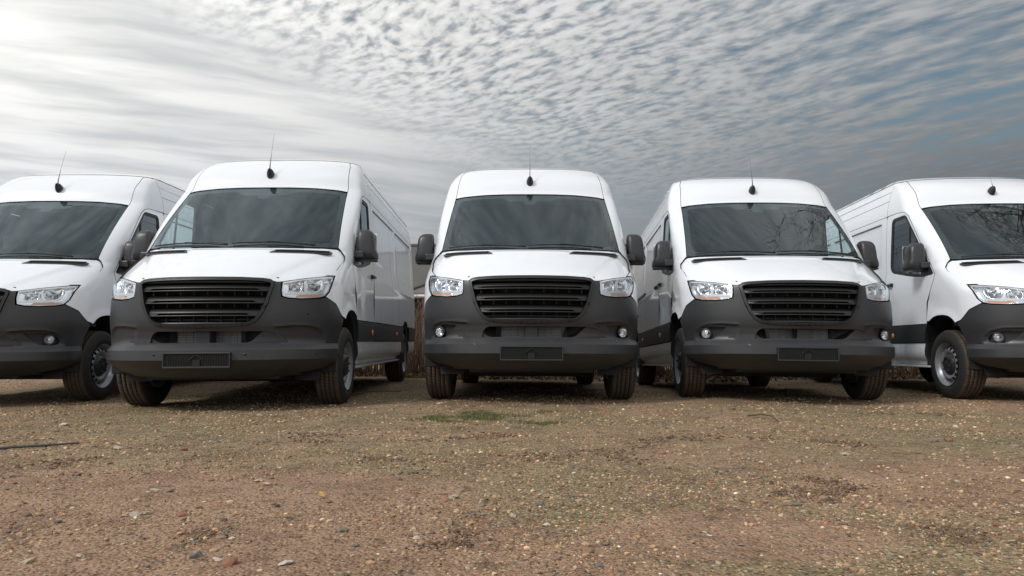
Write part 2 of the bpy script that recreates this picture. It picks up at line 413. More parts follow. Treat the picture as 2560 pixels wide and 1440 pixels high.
def tri_fill(outer, holes, rs, rz, lines=()):
    outer = resample(simplify(outer, min(rs, rz)*0.25), min(rs, rz)*1.0)
    hs = [resample(simplify(h, min(rs, rz)*0.25), min(rs, rz)*1.0) for h in holes]
    loops = [outer]+hs; pts = []; edges = []
    for L in loops:
        k = len(pts); pts += [tuple(p) for p in L]; edges += [(k+i, k+(i+1) % len(L)) for i in range(len(L))]
    u0, z0 = outer.min(0); u1, z1 = outer.max(0)
    for zl in lines:                      # crease lines: rows of points joined by fixed edges
        uu = np.arange(u0+rs/2, u1, rs); zz = np.full(len(uu), zl); ok = pip(uu, zz, outer)
        for h in hs: ok &= ~pip(uu, zz, h)
        Bd = np.array([q for L in loops for q in L])
        for q in range(len(uu)): ok[q] = ok[q] and np.hypot(Bd[:, 0]-uu[q], Bd[:, 1]-zl).min() > rs*.4
        last = None
        for q in range(len(uu)):
            if not ok[q]: last = None; continue
            pts.append((uu[q], zl))
            if last is not None: edges.append((last, len(pts)-1))
            last = len(pts)-1
    gu, gz = np.meshgrid(np.arange(u0+rs/2, u1, rs), np.arange(z0+rz/2, z1, rz)); gu = gu.ravel(); gz = gz.ravel()
    ok = pip(gu, gz, outer)
    for h in hs: ok &= ~pip(gu, gz, h)
    gu = gu[ok]; gz = gz[ok]
    B = np.array(pts); keep = np.ones(len(gu), bool)
    for i in range(0, len(gu), 500):
        d = (((gu[i:i+500, None]-B[None, :, 0])/rs)**2+((gz[i:i+500, None]-B[None, :, 1])/rz)**2).min(1); keep[i:i+500] = d > 0.3
    pts += list(zip(gu[keep], gz[keep]))
    vo, _, fo, _, _, _ = delaunay_2d_cdt([Vector(p) for p in pts], edges, [], 0, 1e-7)
    V = np.array([tuple(v) for v in vo]); F = np.array([list(f) for f in fo])
    c = V[F].mean(1); ok = pip(c[:, 0], c[:, 1], outer)
    for h in hs: ok &= ~pip(c[:, 0], c[:, 1], h)
    F = F[ok]
    return V, F

def panel(name, outer, mode, material, parent, holes=(), rs=0.03, rz=0.03, thick=0.012, off=0.0, disp=None, gap=0.003, mirror=False, smooth=True, lines=(), sharp=None):
    fn = {'full': map_full, 'half': map_half, 'side': map_side, 'front': map_front}[mode]
    if gap: outer = inset(outer, gap)
    V2, F = tri_fill(outer, holes, rs, rz, lines)
    u, z = V2[:, 0], V2[:, 1]; e = 2e-3
    P = fn(u, z); du = fn(u+e, z)-fn(u-e, z); dz = fn(u, z+e)-fn(u, z-e)
    N = np.cross(du, dz); N /= np.maximum(np.linalg.norm(N, axis=1, keepdims=True), 1e-12)
    # make the normals face outward (away from the van's inside)
    c = P-np.array([0, 3.0, 0.9]); N[np.sum(N*c*np.array([1, 0.5, 1]), 1) < 0] *= -1
    o_ = off+(disp(P) if disp is not None else 0.0)
    P1 = P+N*(np.asarray(o_).reshape(-1, 1) if np.ndim(o_) else o_)
    # orient faces
    a, b, d = P1[F[:, 0]], P1[F[:, 1]], P1[F[:, 2]]
    flip = np.sum(np.cross(b-a, d-a)*N[F[:, 0]], 1) < 0
    F = F.copy(); F[flip] = F[flip][:, ::-1]
    verts = [P1]; faces = [list(f) for f in F]; nfront = len(faces)
    if thick:
        n = len(P1); verts.append(P1-N*thick)
        faces += [[f[2]+n, f[1]+n, f[0]+n] for f in F]
        cnt = {}
        for f in F:
            for i in range(3):
                k = (f[i], f[(i+1) % 3]); cnt[k] = 1
        bd = [k for k in cnt if (k[1], k[0]) not in cnt]
        nf = len(faces); base = 2*n; ex = []
        for (i, j) in bd:
            ex += [P1[i], P1[j], P1[j]-N[j]*thick, P1[i]-N[i]*thick]
            faces.append([base+1, base, base+3, base+2]); base += 4
        if ex: verts.append(np.array(ex))
        nfront = nf
    Vv = np.concatenate(verts)
    if mirror:
        Vv = Vv*np.array([-1, 1, 1]); faces = [f[::-1] for f in faces]
    o = link_mesh(name, Vv, faces, material, parent, smooth=smooth, flat=nfront)
    if sharp: o.data.set_sharp_from_angle(angle=math.radians(sharp))
    if thick and material is M['paint']:
        o.data.materials.append(M['seam']); mi = np.zeros(len(faces), np.int32); mi[len(F):] = 1; o.data.polygons.foreach_set('material_index', mi)
    return o

def smoothpoly(px, pz, poly, soft):
    """1 inside poly, falling to 0 over soft outside/inside the edge (approximate signed distance)"""
    poly = np.array(poly); n = len(poly); d = np.full(len(px), 1e9)
    for i in range(n):
        a = poly[i]; b = poly[(i+1) % n]; ab = b-a; t = np.clip(((px-a[0])*ab[0]+(pz-a[1])*ab[1])/max(ab@ab, 1e-12), 0, 1)
        d = np.minimum(d, np.hypot(px-a[0]-t*ab[0], pz-a[1]-t*ab[1]))
    s = np.where(pip(px, pz, poly), d, -d)
    t = np.clip(s/soft*0.5+0.5, 0, 1); return t*t*(3-2*t)
def polyline_dist(px, pz, pl):
    d = np.full(len(px), 1e9); pl = np.array(pl)
    for i in range(len(pl)-1):
        a = pl[i]; b = pl[i+1]; ab = b-a; t = np.clip(((px-a[0])*ab[0]+(pz-a[1])*ab[1])/max(ab@ab, 1e-12), 0, 1)
        d = np.minimum(d, np.hypot(px-a[0]-t*ab[0], pz-a[1]-t*ab[1]))
    return d

# ------------------------------------------------------------------ van outlines
AX, AXR = 0.956, 4.88              # axle positions
AA, AB, AN = 0.405, 0.51, 2.5      # wheel-arch half width, height above hub, squareness
HUB = 0.345
def arch_y(z, side, ax=AX, g=0.0):
    t = min(1, abs(z-HUB)/(AB+g)); return ax+side*(AA+g)*(1-t**AN)**(1/AN)
def arch(z0, z1, side, n=14, ax=AX, g=0.0):
    """arch edge points ('y', y, z) from height z0 to z1 on the front (-1) or rear (+1) half"""
    return [('y', arch_y(z, side, ax, g), z) for z in np.linspace(z0, z1, n)]
ATOP = HUB+AB
GR = [(0.0, 1.088), (.30, 1.087), (.46, 1.082), (.513, 1.074), (.537, 1.058), (.544, 1.035), (.530, .985), (.502, .872), (.480, .82), (.457, .777), (.425, .736), (.385, .710), (.335, .698), (.194, .688), (0.0, .682)]

# headlight outline (typed), starting inner top, clockwise in the picture for the right lamp
HL = [('x', .603, 1.064), ('x', .72, 1.098), ('x', .83, 1.122), ('x', .905, 1.137), ('x', .936, 1.140), ('x', .940, 1.10), ('x', .936, 1.045), ('x', .924, .99), ('x', .900, .950), ('x', .86, .935), ('x', .75, .924), ('x', .66, .927), ('x', .608, .940), ('x', .600, .99)]
HL = [('x', a, z) for (_, a, z) in HL]
WS_B = [(0, 1.424), (.30, 1.425), (.60, 1.430), (.80, 1.437), (.878, 1.443)]
WS_T = [(.812, 2.105), (.72, 2.128), (.50, 2.146), (.25, 2.153), (0, 2.155)]
SHUT = [('x', .885, 1.139), ('y', .66, 1.20), ('y', .78, 1.262), ('y', .88, 1.305), ('y', .95, 1.355), ('y', .985, 1.41)]
SEAM_F = [('x', .812, 2.118), ('x', .805, 2.20), ('x', .795, 2.30), ('x', .775, 2.45), ('x', .735, 2.545)]
DOORY = 2.25
DOOR_FRONT = [('y', 1.27, .80), ('y', 1.255, 1.0), ('y', 1.10, 1.24), ('y', 1.075, 1.30), ('y', 1.40, 1.68), ('y', 1.62, 1.95), ('y', 1.70, 2.04), ('y', 1.79, 2.095), ('y', 1.90, 2.115)]

def tow_cover(root):
    panel('tow_eye_cover', round_poly([(-.545, .496), (-.47, .496), (-.47, .545), (-.545, .545)], .008), 'front', M['plastic'], root, rs=.02, rz=.01, off=.003, gap=0, lines=(.504,), sharp=16)

def make_bumper(root, fog):
    half = [('x', 0, .27), ('x', .45, .275), ('x', .70, .285)]
    half += [('y', .36, .305), ('y', .47, .345)]+arch(.40, .745, -1, 12)
    half += [('y', .66, .772), ('y', .61, .785), ('y', .565, .82), ('y', .505, .885)]
    half += [('x', .905, .943), ('x', .86, .928), ('x', .75, .917), ('x', .66, .920), ('x', .598, .936), ('x', .592, .99), ('x', .594, 1.058)]
    half += [('x', .55, 1.064)]+[('x', a+.004, z) for (a, z) in GR[4:-1]]+[('x', 0, .678)]
    out = mirror_outline(conv_open(half, 'full'))
    arc = [(.655, .562), (.640, .588), (.610, .614), (.570, .636), (.520, .650), (.475, .654)]
    hole = conv([('x', a, z) for (a, z) in arc+[(-a, z) for (a, z) in reversed(arc)]], 'full')
    pocket = round_poly([(.660, .668), (.80, .674), (.862, .650), (.884, .608), (.872, .563), (.775, .560), (.735, .585)], [.004, .04, .03, .03, .02, .03, .03])
    brow = [(.56, .690), (.70, .704), (.80, .702), (.868, .678), (.904, .628), (.910, .565)]
    def disp(P):
        ax = np.abs(P[:, 0]); z = P[:, 2]
        bd = polyline_dist(ax, z, brow)
        inside = smoothpoly(ax, z, brow+[(.60, .562)], .025)
        return (.009*np.exp(-(bd/.013)**2)-.014*inside)*(z > .553)
    holes = [hole]
    if fog: holes += [conv([('x', a, z) for (a, z) in pocket], 'full'), [(-u, z) for (u, z) in conv([('x', a, z) for (a, z) in pocket], 'full')]]
    b = panel('bumper', out, 'full', M['plastic'], root, holes=holes, rs=.015, rz=.0105, thick=.045, gap=.002, disp=disp, lines=(.345, .424, .504, .550), sharp=16)
    for sx in (-1, 1):
        wing = arc+[(.455, .640), (.425, .612), (.395, .582), (.350, .562)]
        panel('bumper_wing', [tuple(p) for p in resample(wing, .015)], 'front', M['plastic'], b, rs=.014, rz=.010, thick=.02, gap=.0022, mirror=sx < 0,
              disp=lambda P: -.009-.030*np.clip((.50-np.abs(P[:, 0]))/.15, 0, 1)**2)
    # lower air intake behind the opening
    a = Acc()
    for sx in (-1, 1):
        a.put([(sx*.470, float(Fx(.470, .655))+.045, .660), (sx*.348, float(Fx(.348, .556))+.045, .552), (sx*.27, .235, .552), (sx*.30, .235, .660)], [[0, 1, 2, 3] if sx > 0 else [3, 2, 1, 0]])
    a.box(-.42, .42, .13, .24, .660, .672).box(-.33, .33, .09, .24, .538, .551)
    a.build('air_intake', M['plastic2'], b)
    for sx in (-1, 1):
        Acc().box(min(sx*.055, sx*.26), max(sx*.055, sx*.26), .205, .21, .553, .658).build('radiator_core', M['core'], b)
    w = Acc()
    for k in range(7): w.box(-.31, .31, .178, .181, .566+k*.0135, .5685+k*.0135)
    for k in range(11):
        x = -.30+k*.06; w.box(x-.0012, x+.0012, .176, .180, .553, .658)
    w.build('intake_mesh', M['plastic2'], b)
    Acc().box(-.055, .055, .075, .18, .553, .658, b=.006).build('intake_divider', M['plastic'], b)
    if fog:
        for sx in (-1, 1):
            panel('fog_lamp_pocket', [tuple(p) for p in resample(inset(pocket, -.004), .02)], 'front', M['plastic2'], b, rs=.015, rz=.012, thick=.004, off=-.044, gap=0, mirror=sx < 0)
            fx, fz = .812, .614; fy = float(Fx(fx, fz))+.026
            l = empty('fog_lamp', b)
            ax = Vector((sx*.38, -1, 0)).normalized(); rot = ax.to_track_quat('X', 'Z').to_matrix()
            def pl(prof, nm, mt, sm=True):
                q = Acc().lathe_x(prof, 28); q.v = [tuple(rot@Vector(v)+Vector((sx*fx, fy, fz))) for v in q.v]; return q.build(nm, mt, b, smooth=sm)
            COL.objects.unlink(l); bpy.data.objects.remove(l)
            pl([(.0, .050), (.012, .050), (.014, .043), (.003, .041), (-.03, .041)], 'fog_lamp_bezel', M['plastic2'])
            pl([(.006, .041), (-.005, .036), (-.016, .030), (-.024, .018), (-.026, .001)], 'fog_lamp_reflector', M['chrome'])
            q = Acc().lathe_x([(.004, .010), (.006, .001)], 12); q.lathe_x([(-.03, .009), (.004, .010)], 12)
            q.v = [tuple(rot@Vector(v)+Vector((sx*fx, fy, fz))) for v in q.v]; q.build('fog_lamp_bulb', M['bulb'], b, smooth=True)
            pl([(.006, .042), (.013, .034), (.021, .022), (.0225, .0008)], 'fog_lamp_lens', M['lens'])
    return b

def make_grille(root):
    g = empty('grille', root)
    full = GR+[(-x, z) for (x, z) in reversed(GR[1:-1])]
    dense = [(float(u), float(z)) for (u, z) in resample(full, .03)]
    inner = inset(dense, .024)
    panel('grille_frame', dense, 'front', M['grille'], g, holes=[inner], rs=.014, rz=.012, thick=.05, off=.012, gap=.0)
    def halfw(z):
        zs = np.array([p[1] for p in GR[::-1]]); xs = np.array([p[0] for p in GR[::-1]]); return float(np.interp(z, zs, xs))
    xs = np.linspace(-1, 1, 41)
    def bar(prof, end, nm, cut=0.0):
        V = []; F = []; m = len(prof)
        for t in xs:
            for (dy, z) in prof:
                hw = halfw(z)-.018-cut; x = t*hw
                V.append((x, float(Fx(x, z))+dy, z))
        for i in range(len(xs)-1):
            for k in range(m): F.append([i*m+k, i*m+(k+1) % m, (i+1)*m+(k+1) % m, (i+1)*m+k])
        F.append(list(range(m-1, -1, -1))); F.append([(len(xs)-1)*m+k for k in range(m)])
        return link_mesh(nm, V, F, M['grille'], g, smooth=True)
    for zl in (.982, .882, .779):
        # slat: a broad blade leaning back, with a lip below it
        bar([(.010, zl+.018), (.012, zl+.026), (.035, zl+.052), (.060, zl+.066), (.066, zl+.062), (.040, zl+.044), (.024, zl+.018)], 0, 'slat')
        bar([(.000, zl-.006), (-.002, zl), (.003, zl+.006), (.03, zl+.008), (.03, zl-.004)], 0, 'slat_lip')
        for sx in (-1, 1):   # webs that close the slot between blade and lip at its ends
            hw = halfw(zl)-.02
            a = Acc(); x0, x1 = sx*(hw-.09), sx*hw
            y0, y1 = float(Fx(x0, zl)), float(Fx(x1, zl))
            V = [(x0+sx*.03, y0+.006, zl+.004), (x1, y1+.006, zl+.004), (x1, y1+.010, zl+.020), (x0, y0+.012, zl+.020)]
            V += [(x, y+.02, z) for (x, y, z) in V]
            a.put(V, [[0, 1, 2, 3], [4, 7, 6, 5], [0, 4, 5, 1], [1, 5, 6, 2], [2, 6, 7, 3], [3, 7, 4, 0]]).build('slat_end', M['grille'], g)
    bar([(.012, 1.044), (.010, 1.066), (.03, 1.070), (.05, 1.05)], 0, 'top_rail')
    bar([(.014, .700), (.010, .722), (.03, .730), (.05, .71)], 0, 'bottom_rail')
    # radiator with its fan shroud and struts behind the slats
    a = Acc().box(-.56, .56, .20, .215, .66, 1.10); a.build('radiator_panel', M['void'], g)
    b = Acc()
    for k in range(9):
        x = -.44+k*.11; b.box(x-.006, x+.006, .15, .17, .70, 1.05)
    for z in (.75, .84, .94, 1.03): b.box(-.5, .5, .165, .18, z-.006, z+.006)
    b.build('support_ribs', M['plastic2'], g)
    return g

def make_headlight(root, mir):
    h = empty('headlight', root); sx = -1 if mir else 1
    out = conv(HL, 'half', .02)
    cu = [(.700, 1.020, .058), (.838, 1.052, .062)]
    def depth(P):
        d = np.full(len(P), -.030)
        for (cx, cz, r) in cu:
            q = np.hypot((P[:, 0]-cx)*1.25, P[:, 2]-cz)/r
            d = np.where(q < 1.0, -.030-.055*(1-q**2), d)
            d += np.where((q > 1.0) & (q < 1.18), .010*np.sin((q-1)/.18*PI), 0)
        # fluted reflector
        d += .0016*np.sin(P[:, 0]*260)*(d < -.034)
        low = P[:, 2] < .968
        return np.where(low, -.018, d)
    panel('reflector', out, 'half', M['chrome'], h, rs=.009, rz=.007, thick=.0, gap=.004, disp=depth, mirror=mir)
    ring = inset([tuple(p) for p in resample(out, .02)], .004); hole = inset(ring, .013)
    panel('lamp_surround', ring, 'half', M['satin'], h, holes=[hole], rs=.01, rz=.008, thick=.03, off=-.008, gap=0, mirror=mir)
    bar = conv([('x', .625, .955), ('x', .905, .966), ('x', .912, .982), ('x', .765, .985), ('x', .755, 1.08), ('x', .77, 1.09), ('x', .775, .985), ('x', .625, .972)], 'half')
    panel('lamp_divider', bar, 'half', M['satin'], h, rs=.01, rz=.008, thick=.01, off=-.012, gap=0, mirror=mir)
    amb = conv([('x', .700, .932), ('x', .865, .942), ('x', .895, .962), ('x', .72, .956)], 'half')
    panel('indicator_lens', amb, 'half', M['amber'], h, rs=.01, rz=.006, thick=.006, off=-.007, gap=0, mirror=mir)
    for (cx, cz, r) in cu:
        y = float(Fx(cx, cz)); a = Acc().lathe_x([(-.012, .011), (0, .013), (.012, .011), (.018, .005), (.02, .0005)], 14)
        a.v = [(sx*(cx+v[2]), y+.055-v[0], cz+v[1]) for v in a.v]; a.build('bulb', M['bulb'], h, smooth=True)
    panel('lens', out, 'half', M['lens'], h, rs=.02, rz=.016, thick=0, gap=.003, off=.0, mirror=mir)
    back = conv(HL, 'half', .02)
    panel('housing', inset([tuple(p) for p in resample(back, .02)], -.006), 'half', M['plastic2'], h, rs=.03, rz=.03, thick=.01, off=-.10, gap=0, mirror=mir)
    return h

def make_wheel(root, sx, y, steer=0.0):
    """wheel centred on its own origin; outer face towards sx"""
    w = empty('wheel', root, (sx*.862, y, HUB)); hw = .118; R = .355
    prof = [(-hw+.012, .215), (-hw-.004, .245), (-hw-.008, .280), (-hw+.002, .320), (-hw+.016, .342), (-hw+.030, .3515)]
    for gx in (-.058, -.020, .020, .058):
        prof += [(gx-.006, R-abs(gx)*.02), (gx-.0045, R-.011), (gx+.0045, R-.011), (gx+.006, R-abs(gx)*.02)]
    prof += [(hw-.030, .3515), (hw-.016, .342), (hw-.002, .320), (hw+.008, .280), (hw+.004, .245), (hw-.012, .215)]
    t = Acc().lathe_x(prof, 72); t.build('tyre', M['tyre'], w, smooth=True)
    rim = Acc().lathe_x([(sx*(hw+.002), .222), (sx*(hw-.004), .213), (sx*(hw-.014), .208), (sx*(hw-.02), .196), (sx*(hw-.055), .190), (sx*(hw-.060), .186), (-sx*hw, .19)], 60)
    # steel disc with a ring of slots
    n = 16*6; rad = [.190, .182, .172, .160, .150, .140, .128, .112]; dx = [-.062, -.050, -.036, -.027, -.022, -.022, -.028, -.040]
    V = []; F = []
    for k in range(n):
        a = 2*PI*k/n
        for r, d in zip(rad, dx): V.append((sx*(hw+d), r*math.sin(a), r*math.cos(a)))
    m = len(rad)
    for k in range(n):
        for i in range(m-1):
            if i in (1, 2, 3) and (k % 6) in (0, 1, 2) and not (i in (1, 3) and (k % 6) != 1 and i == 1): continue
            k2 = (k+1) % n; F.append([k*m+i, k*m+i+1, k2*m+i+1, k2*m+i])
    rim.put(V, F); rim.build('rim', M['steel'], w, smooth=True)
    Acc().lathe_x([(sx*(hw-.040), .114), (sx*(hw-.030), .100), (sx*(hw-.012), .088), (sx*(hw-.006), .070), (sx*(hw-.012), .055), (sx*(hw-.004), .030), (sx*(hw-.002), .001)], 40).build('hub_cap', M['hub'], w, smooth=True)
    bl = Acc()
    for k in range(6):
        a = 2*PI*k/6+.3; c = Acc().lathe_x([(sx*(hw-.012), .011), (sx*(hw+.004), .011), (sx*(hw+.008), .006), (sx*(hw+.009), .0005)], 8)
        bl.put([(v[0], v[1]+.070*math.sin(a), v[2]+.070*math.cos(a)) for v in c.v], c.f)
    bl.build('wheel_bolts', M['hub'], w)
    Acc().lathe_x([(sx*.02, .182), (sx*.02, .001)], 32).lathe_x([(-sx*.02, .001), (-sx*.02, .16), (sx*.02, .182)], 32).build('brake_drum', M['void'], w)
    return w

def make_mirror(root, sx):
    mr = empty('door_mirror', root)
    # cross-sections of the housing from bottom to top: (z, x_in, x_out, y_front, y_back)
    sec = [(1.362, 1.045, 1.160, 1.27, 1.36), (1.366, 1.015, 1.182, 1.235, 1.40), (1.385, 1.000, 1.192, 1.215, 1.41), (1.425, .997, 1.190, 1.205, 1.41), (1.455, .997, 1.178, 1.205, 1.40), (1.475, .998, 1.172, 1.205, 1.40),
           (1.54, .998, 1.168, 1.210, 1.395), (1.60, .999, 1.160, 1.218, 1.39), (1.635, 1.002, 1.145, 1.232, 1.385), (1.655, 1.010, 1.120, 1.255, 1.375), (1.664, 1.030, 1.095, 1.29, 1.35)]
    n = 28; V = []; F = []
    for (z, xi, xo, yf, yb) in sec:
        cx, cy, a, b = (xi+xo)/2, (yf+yb)/2, (xo-xi)/2, (yb-yf)/2
        for k in range(n):
            t = 2*PI*k/n; c, s = math.cos(t), math.sin(t); e = .55
            V.append((sx*(cx+a*math.copysign(abs(c)**e, c)), cy+b*math.copysign(abs(s)**e, s)+.05*(sx*0+ (cx+a*math.copysign(abs(c)**e, c)-1.09)), z))
    m = len(sec)
    for i in range(m-1):
        for k in range(n): 
            q = [i*n+k, i*n+(k+1) % n, (i+1)*n+(k+1) % n, (i+1)*n+k]; F.append(q if sx > 0 else q[::-1])
    F.append(list(range(n))[::-sx]); F.append([(m-1)*n+k for k in range(n)][::sx])
    link_mesh('mirror_housing', V, F, M['plastic'], mr, smooth=True)
    a = Acc().box(min(sx*.955, sx*1.075), max(sx*.955, sx*1.075), 1.185, 1.33, 1.372, 1.444, b=.014); a.build('mirror_arm', M['plastic'], mr)
    a = Acc().box(min(sx*.99, sx*1.18), max(sx*.99, sx*1.18), 1.24, 1.40, 1.352, 1.366, b=.005); a.build('mirror_base_shell', M['plastic2'], mr)
    a = Acc().box(min(sx*1.02, sx*1.165), max(sx*1.02, sx*1.165), 1.402, 1.408, 1.39, 1.64, b=.002); a.build('mirror_glass', M['chrome'], mr)
    return mr

def yz(pts): return [('y', a, z) for (a, z) in pts]

def side_disp(P):
    y, z = P[:, 1], P[:, 2]
    # pressed belt crease and a shallow recessed upper field
    d = .007*np.exp(-((z-1.27)/.030)**2)*np.clip((y-2.45)/.2, 0, 1)
    d = d-.009*smoothpoly(y, z, [(2.42, 1.46), (3.98, 1.46), (3.98, 2.035), (2.42, 2.035)], .03)
    d = d-.009*smoothpoly(y, z, [(4.12, 1.46), (5.75, 1.46), (5.75, 2.035), (4.12, 2.035)], .03)
    return d
def fender_disp(P):
    y, z = P[:, 1], P[:, 2]
    r = (np.abs((y-AX)/AA)**AN+np.abs((z-HUB)/AB)**AN)**(1/AN)
    d = .016*np.exp(-((r-1.0)/.10)**2)*(z > .6)
    d = d-.010*np.exp(-((z-1.0)/.09)**2)*np.clip((y-.95)/.2, 0, 1)
    return d

def make_side(root, sx):
    mir = sx < 0
    # --- front wing with the A-pillar and the side of the forehead
    half = [('x', .942, 1.144)]+[('x', .944, 1.10), ('x', .940, 1.045), ('x', .928, .99), ('x', .905, .948), ('y', .505, .890), ('y', .565, .825), ('y', .61, .790), ('y', .655, .776)]
    half += arch(.765, ATOP-.0005, -1, 8)+arch(ATOP-.002, .80, 1, 8)
    half += DOOR_FRONT+[('y', 2.10, 2.122), ('y', DOORY, 2.125), ('y', DOORY, 2.54)]
    half += list(reversed(SEAM_F))
    half += [('x', .814, 2.10)]+[('x', .812+(.878-.812)*t, 2.105+(1.443-2.105)*t) for t in np.linspace(0, 1, 12)][1:]
    half += list(reversed(SHUT))
    panel('front_wing', conv(half, 'half'), 'half', M['paint'], root, rs=.03, rz=.022, disp=fender_disp, gap=.0022, mirror=mir)
    # --- door
    win = round_poly([(2.135, 1.415), (2.115, 2.065), (1.765, 2.065), (1.105, 1.305), (1.30, 1.288), (1.60, 1.318)], [.10, .07, .06, .02, .15, .3])
    df = list(reversed([(p[1]+.004, p[2]) for p in DOOR_FRONT]))
    outl = [(1.275, .775), (DOORY, .775), (DOORY, 2.08), (2.235, 2.112), (2.21, 2.120), (2.10, 2.119)]+df
    whole = resample(outl, .03)
    ring_out = inset([tuple(p) for p in resample(win, .03)], -.004)
    dr = panel('door', [tuple(p) for p in whole], 'side', M['paint'], root, holes=[[tuple(p) for p in resample(win, .03)]], rs=.03, rz=.03, gap=.0025, mirror=mir,
               disp=lambda P: -.008*np.exp(-((P[:, 2]-1.0)/.16)**2)*np.clip((P[:, 1]-1.3)/.2, 0, 1))
    wi = inset([tuple(p) for p in resample(win, .03)], .032)
    panel('window_seal', [tuple(p) for p in resample(win, .03)], 'side', M['rubber'], dr, holes=[wi], rs=.02, rz=.02, thick=.015, off=-.004, gap=0, mirror=mir)
    panel('window_glass', inset([tuple(p) for p in resample(win, .03)], .02), 'side', M['sideglass'], dr, rs=.06, rz=.06, thick=0, off=-.012, gap=0, mirror=mir)
    panel('window_divider', [(1.635, 1.33), (1.66, 1.33), (1.70, 2.0), (1.675, 1.98)], 'side', M['rubber'], dr, rs=.03, rz=.03, thick=.012, off=-.004, gap=0, mirror=mir)
    panel('mirror_corner_plate', round_poly([(1.125, 1.298), (1.37, 1.300), (1.372, 1.61)], [.012, .02, .02]), 'side', M['plastic2'], dr, rs=.03, rz=.03, thick=.012, off=.006, gap=0, mirror=mir)
    # --- handle with its cup
    a = Acc().box(min(sx*1.0, sx*1.035), max(sx*1.0, sx*1.035), 2.045, 2.175, 1.250, 1.278, b=.008)
    a.box(min(sx*.985, sx*1.02), max(sx*.985, sx*1.02), 2.045, 2.065, 1.240, 1.285, b=.004).build('door_handle', M['plastic2'], dr)
    q = Acc().lathe_x([(sx*.002, .046), (sx*.004, .044), (sx*-.004, .035), (sx*-.010, .001)], 24)
    q.v = [(v[0]+sx*.996, v[1]*.9+2.12, v[2]+1.262) for v in q.v]; q.build('handle_cup', M['paint'], dr, smooth=True)
    # --- cargo side, cut into panels the way the seams run
    seams = [(2.25, 3.62), (3.62, 4.20), (4.20, YREAR)]
    for (y0, y1) in seams:
        low = [(y0, .775)]
        if y0 < AXR < y1: low += [(p[1], p[2]) for p in arch(.775, ATOP-.001, -1, 8, AXR)]+[(p[1], p[2]) for p in arch(ATOP-.001, .775, 1, 8, AXR)]
        low += [(y1, .775), (y1, 2.122), (y0, 2.122)]
        panel('side_panel', [tuple(p) for p in resample(low, .04)], 'side', M['paint'], root, rs=.045, rz=.03, disp=side_disp, mirror=mir)
    panel('upper_side_panel', resample([(DOORY, 2.122), (YREAR, 2.122), (YREAR, 2.315), (DOORY, 2.315)], .04), 'side', M['paint'], root, rs=.08, rz=.03, mirror=mir)
    panel('roof_side_panel', resample([(DOORY, 2.315), (YREAR, 2.315), (YREAR, 2.548), (DOORY, 2.548)], .04), 'side', M['paint'], root, rs=.08, rz=.03, mirror=mir)
    # drip rail along the roof and dark strips painting the shadow line above the cargo fields
    a = Acc().tube([(sx*float(Sy(y, 2.44)), y, 2.44) for y in np.linspace(2.27, YREAR-.02, 12)], .009, 6); a.build('drip_rail', M['paint'], root, smooth=True)
    panel('groove_shade_strip', [(2.40, 2.040), (3.96, 2.040), (3.96, 2.056), (2.40, 2.056)], 'side', M['plastic2'], root, rs=.1, rz=.01, thick=.006, off=.002, gap=0, mirror=mir)
    panel('groove_shade_strip', [(4.14, 2.040), (5.74, 2.040), (5.74, 2.056), (4.14, 2.056)], 'side', M['plastic2'], root, rs=.1, rz=.01, thick=.006, off=.002, gap=0, mirror=mir)
    # --- black rubbing strip and sill
    for (y0, y1, nm) in ((None, DOORY, 'rubbing_strip'), (DOORY, None, 'rubbing_strip'), ('rear', YREAR, 'rubbing_strip')):
        if y0 is None: pts = [(p[1], p[2]) for p in arch(.572, .768, 1, 8)]+[(y1, .768), (y1, .572)]
        elif y1 is None: pts = [(y0, .572), (y0, .768)]+[(p[1], p[2]) for p in arch(.768, .572, -1, 8, AXR)]
        else: pts = [(p[1], p[2]) for p in arch(.572, .768, 1, 8, AXR)]+[(y1, .768), (y1, .572)]
        panel(nm, [tuple(p) for p in resample(pts, .04)], 'side', M['plastic'], root, rs=.05, rz=.03, thick=.03, off=.014, mirror=mir)
    for k, (y0, y1) in enumerate(((0, 1), (2, YREAR))):
        if k == 0: pts = [(1.275, .325)]+[(p[1], p[2]) for p in arch(.345, .566, 1, 6)]+[(p[1], p[2]) for p in arch(.566, .345, -1, 6, AXR)]+[(4.50, .325)]
        else: pts = [(5.30, .36)]+[(p[1], p[2]) for p in arch(.40, .566, 1, 6, AXR)]+[(y1, .566), (y1, .40)]
        panel('sill_panel', [tuple(p) for p in resample(pts, .04)], 'side', M['paint'], root, rs=.05, rz=.03, thick=.03, off=.004, mirror=mir)
    Acc().box(min(sx*.90, sx*.962), max(sx*.90, sx*.962), 1.30, 4.48, .300, .324, b=.006).build('sill_flange', M['paint'], root)
    for yy in (2.06, 3.9):
        q = Acc().lathe_x([(0, .026), (sx*.008, .024), (sx*.011, .012), (sx*.012, .0005)], 18); q.v = [(v[0]+sx*1.012, v[1]+yy, v[2]*1.2+.655) for v in q.v]; q.build('side_marker', M['orange'], root, smooth=True)
    if sx < 0:   # sliding door: handle and guide rail
        a = Acc().box(-1.035, -1.0, 2.335, 2.46, 1.250, 1.278, b=.008).box(-1.02, -.985, 2.44, 2.46, 1.240, 1.285, b=.004); a.build('sliding_door_handle', M['plastic2'], root)
        q = Acc().lathe_x([(-.002, .046), (-.004, .044), (.004, .035), (.010, .001)], 24); q.v = [(v[0]-.996, v[1]*.9+2.395, v[2]+1.262) for v in q.v]; q.build('sliding_door_handle_cup', M['paint'], root, smooth=True)
        Acc().box(-1.012, -.99, 3.66, 5.25, 1.275, 1.315, b=.005).build('sliding_door_rail', M['plastic2'], root)
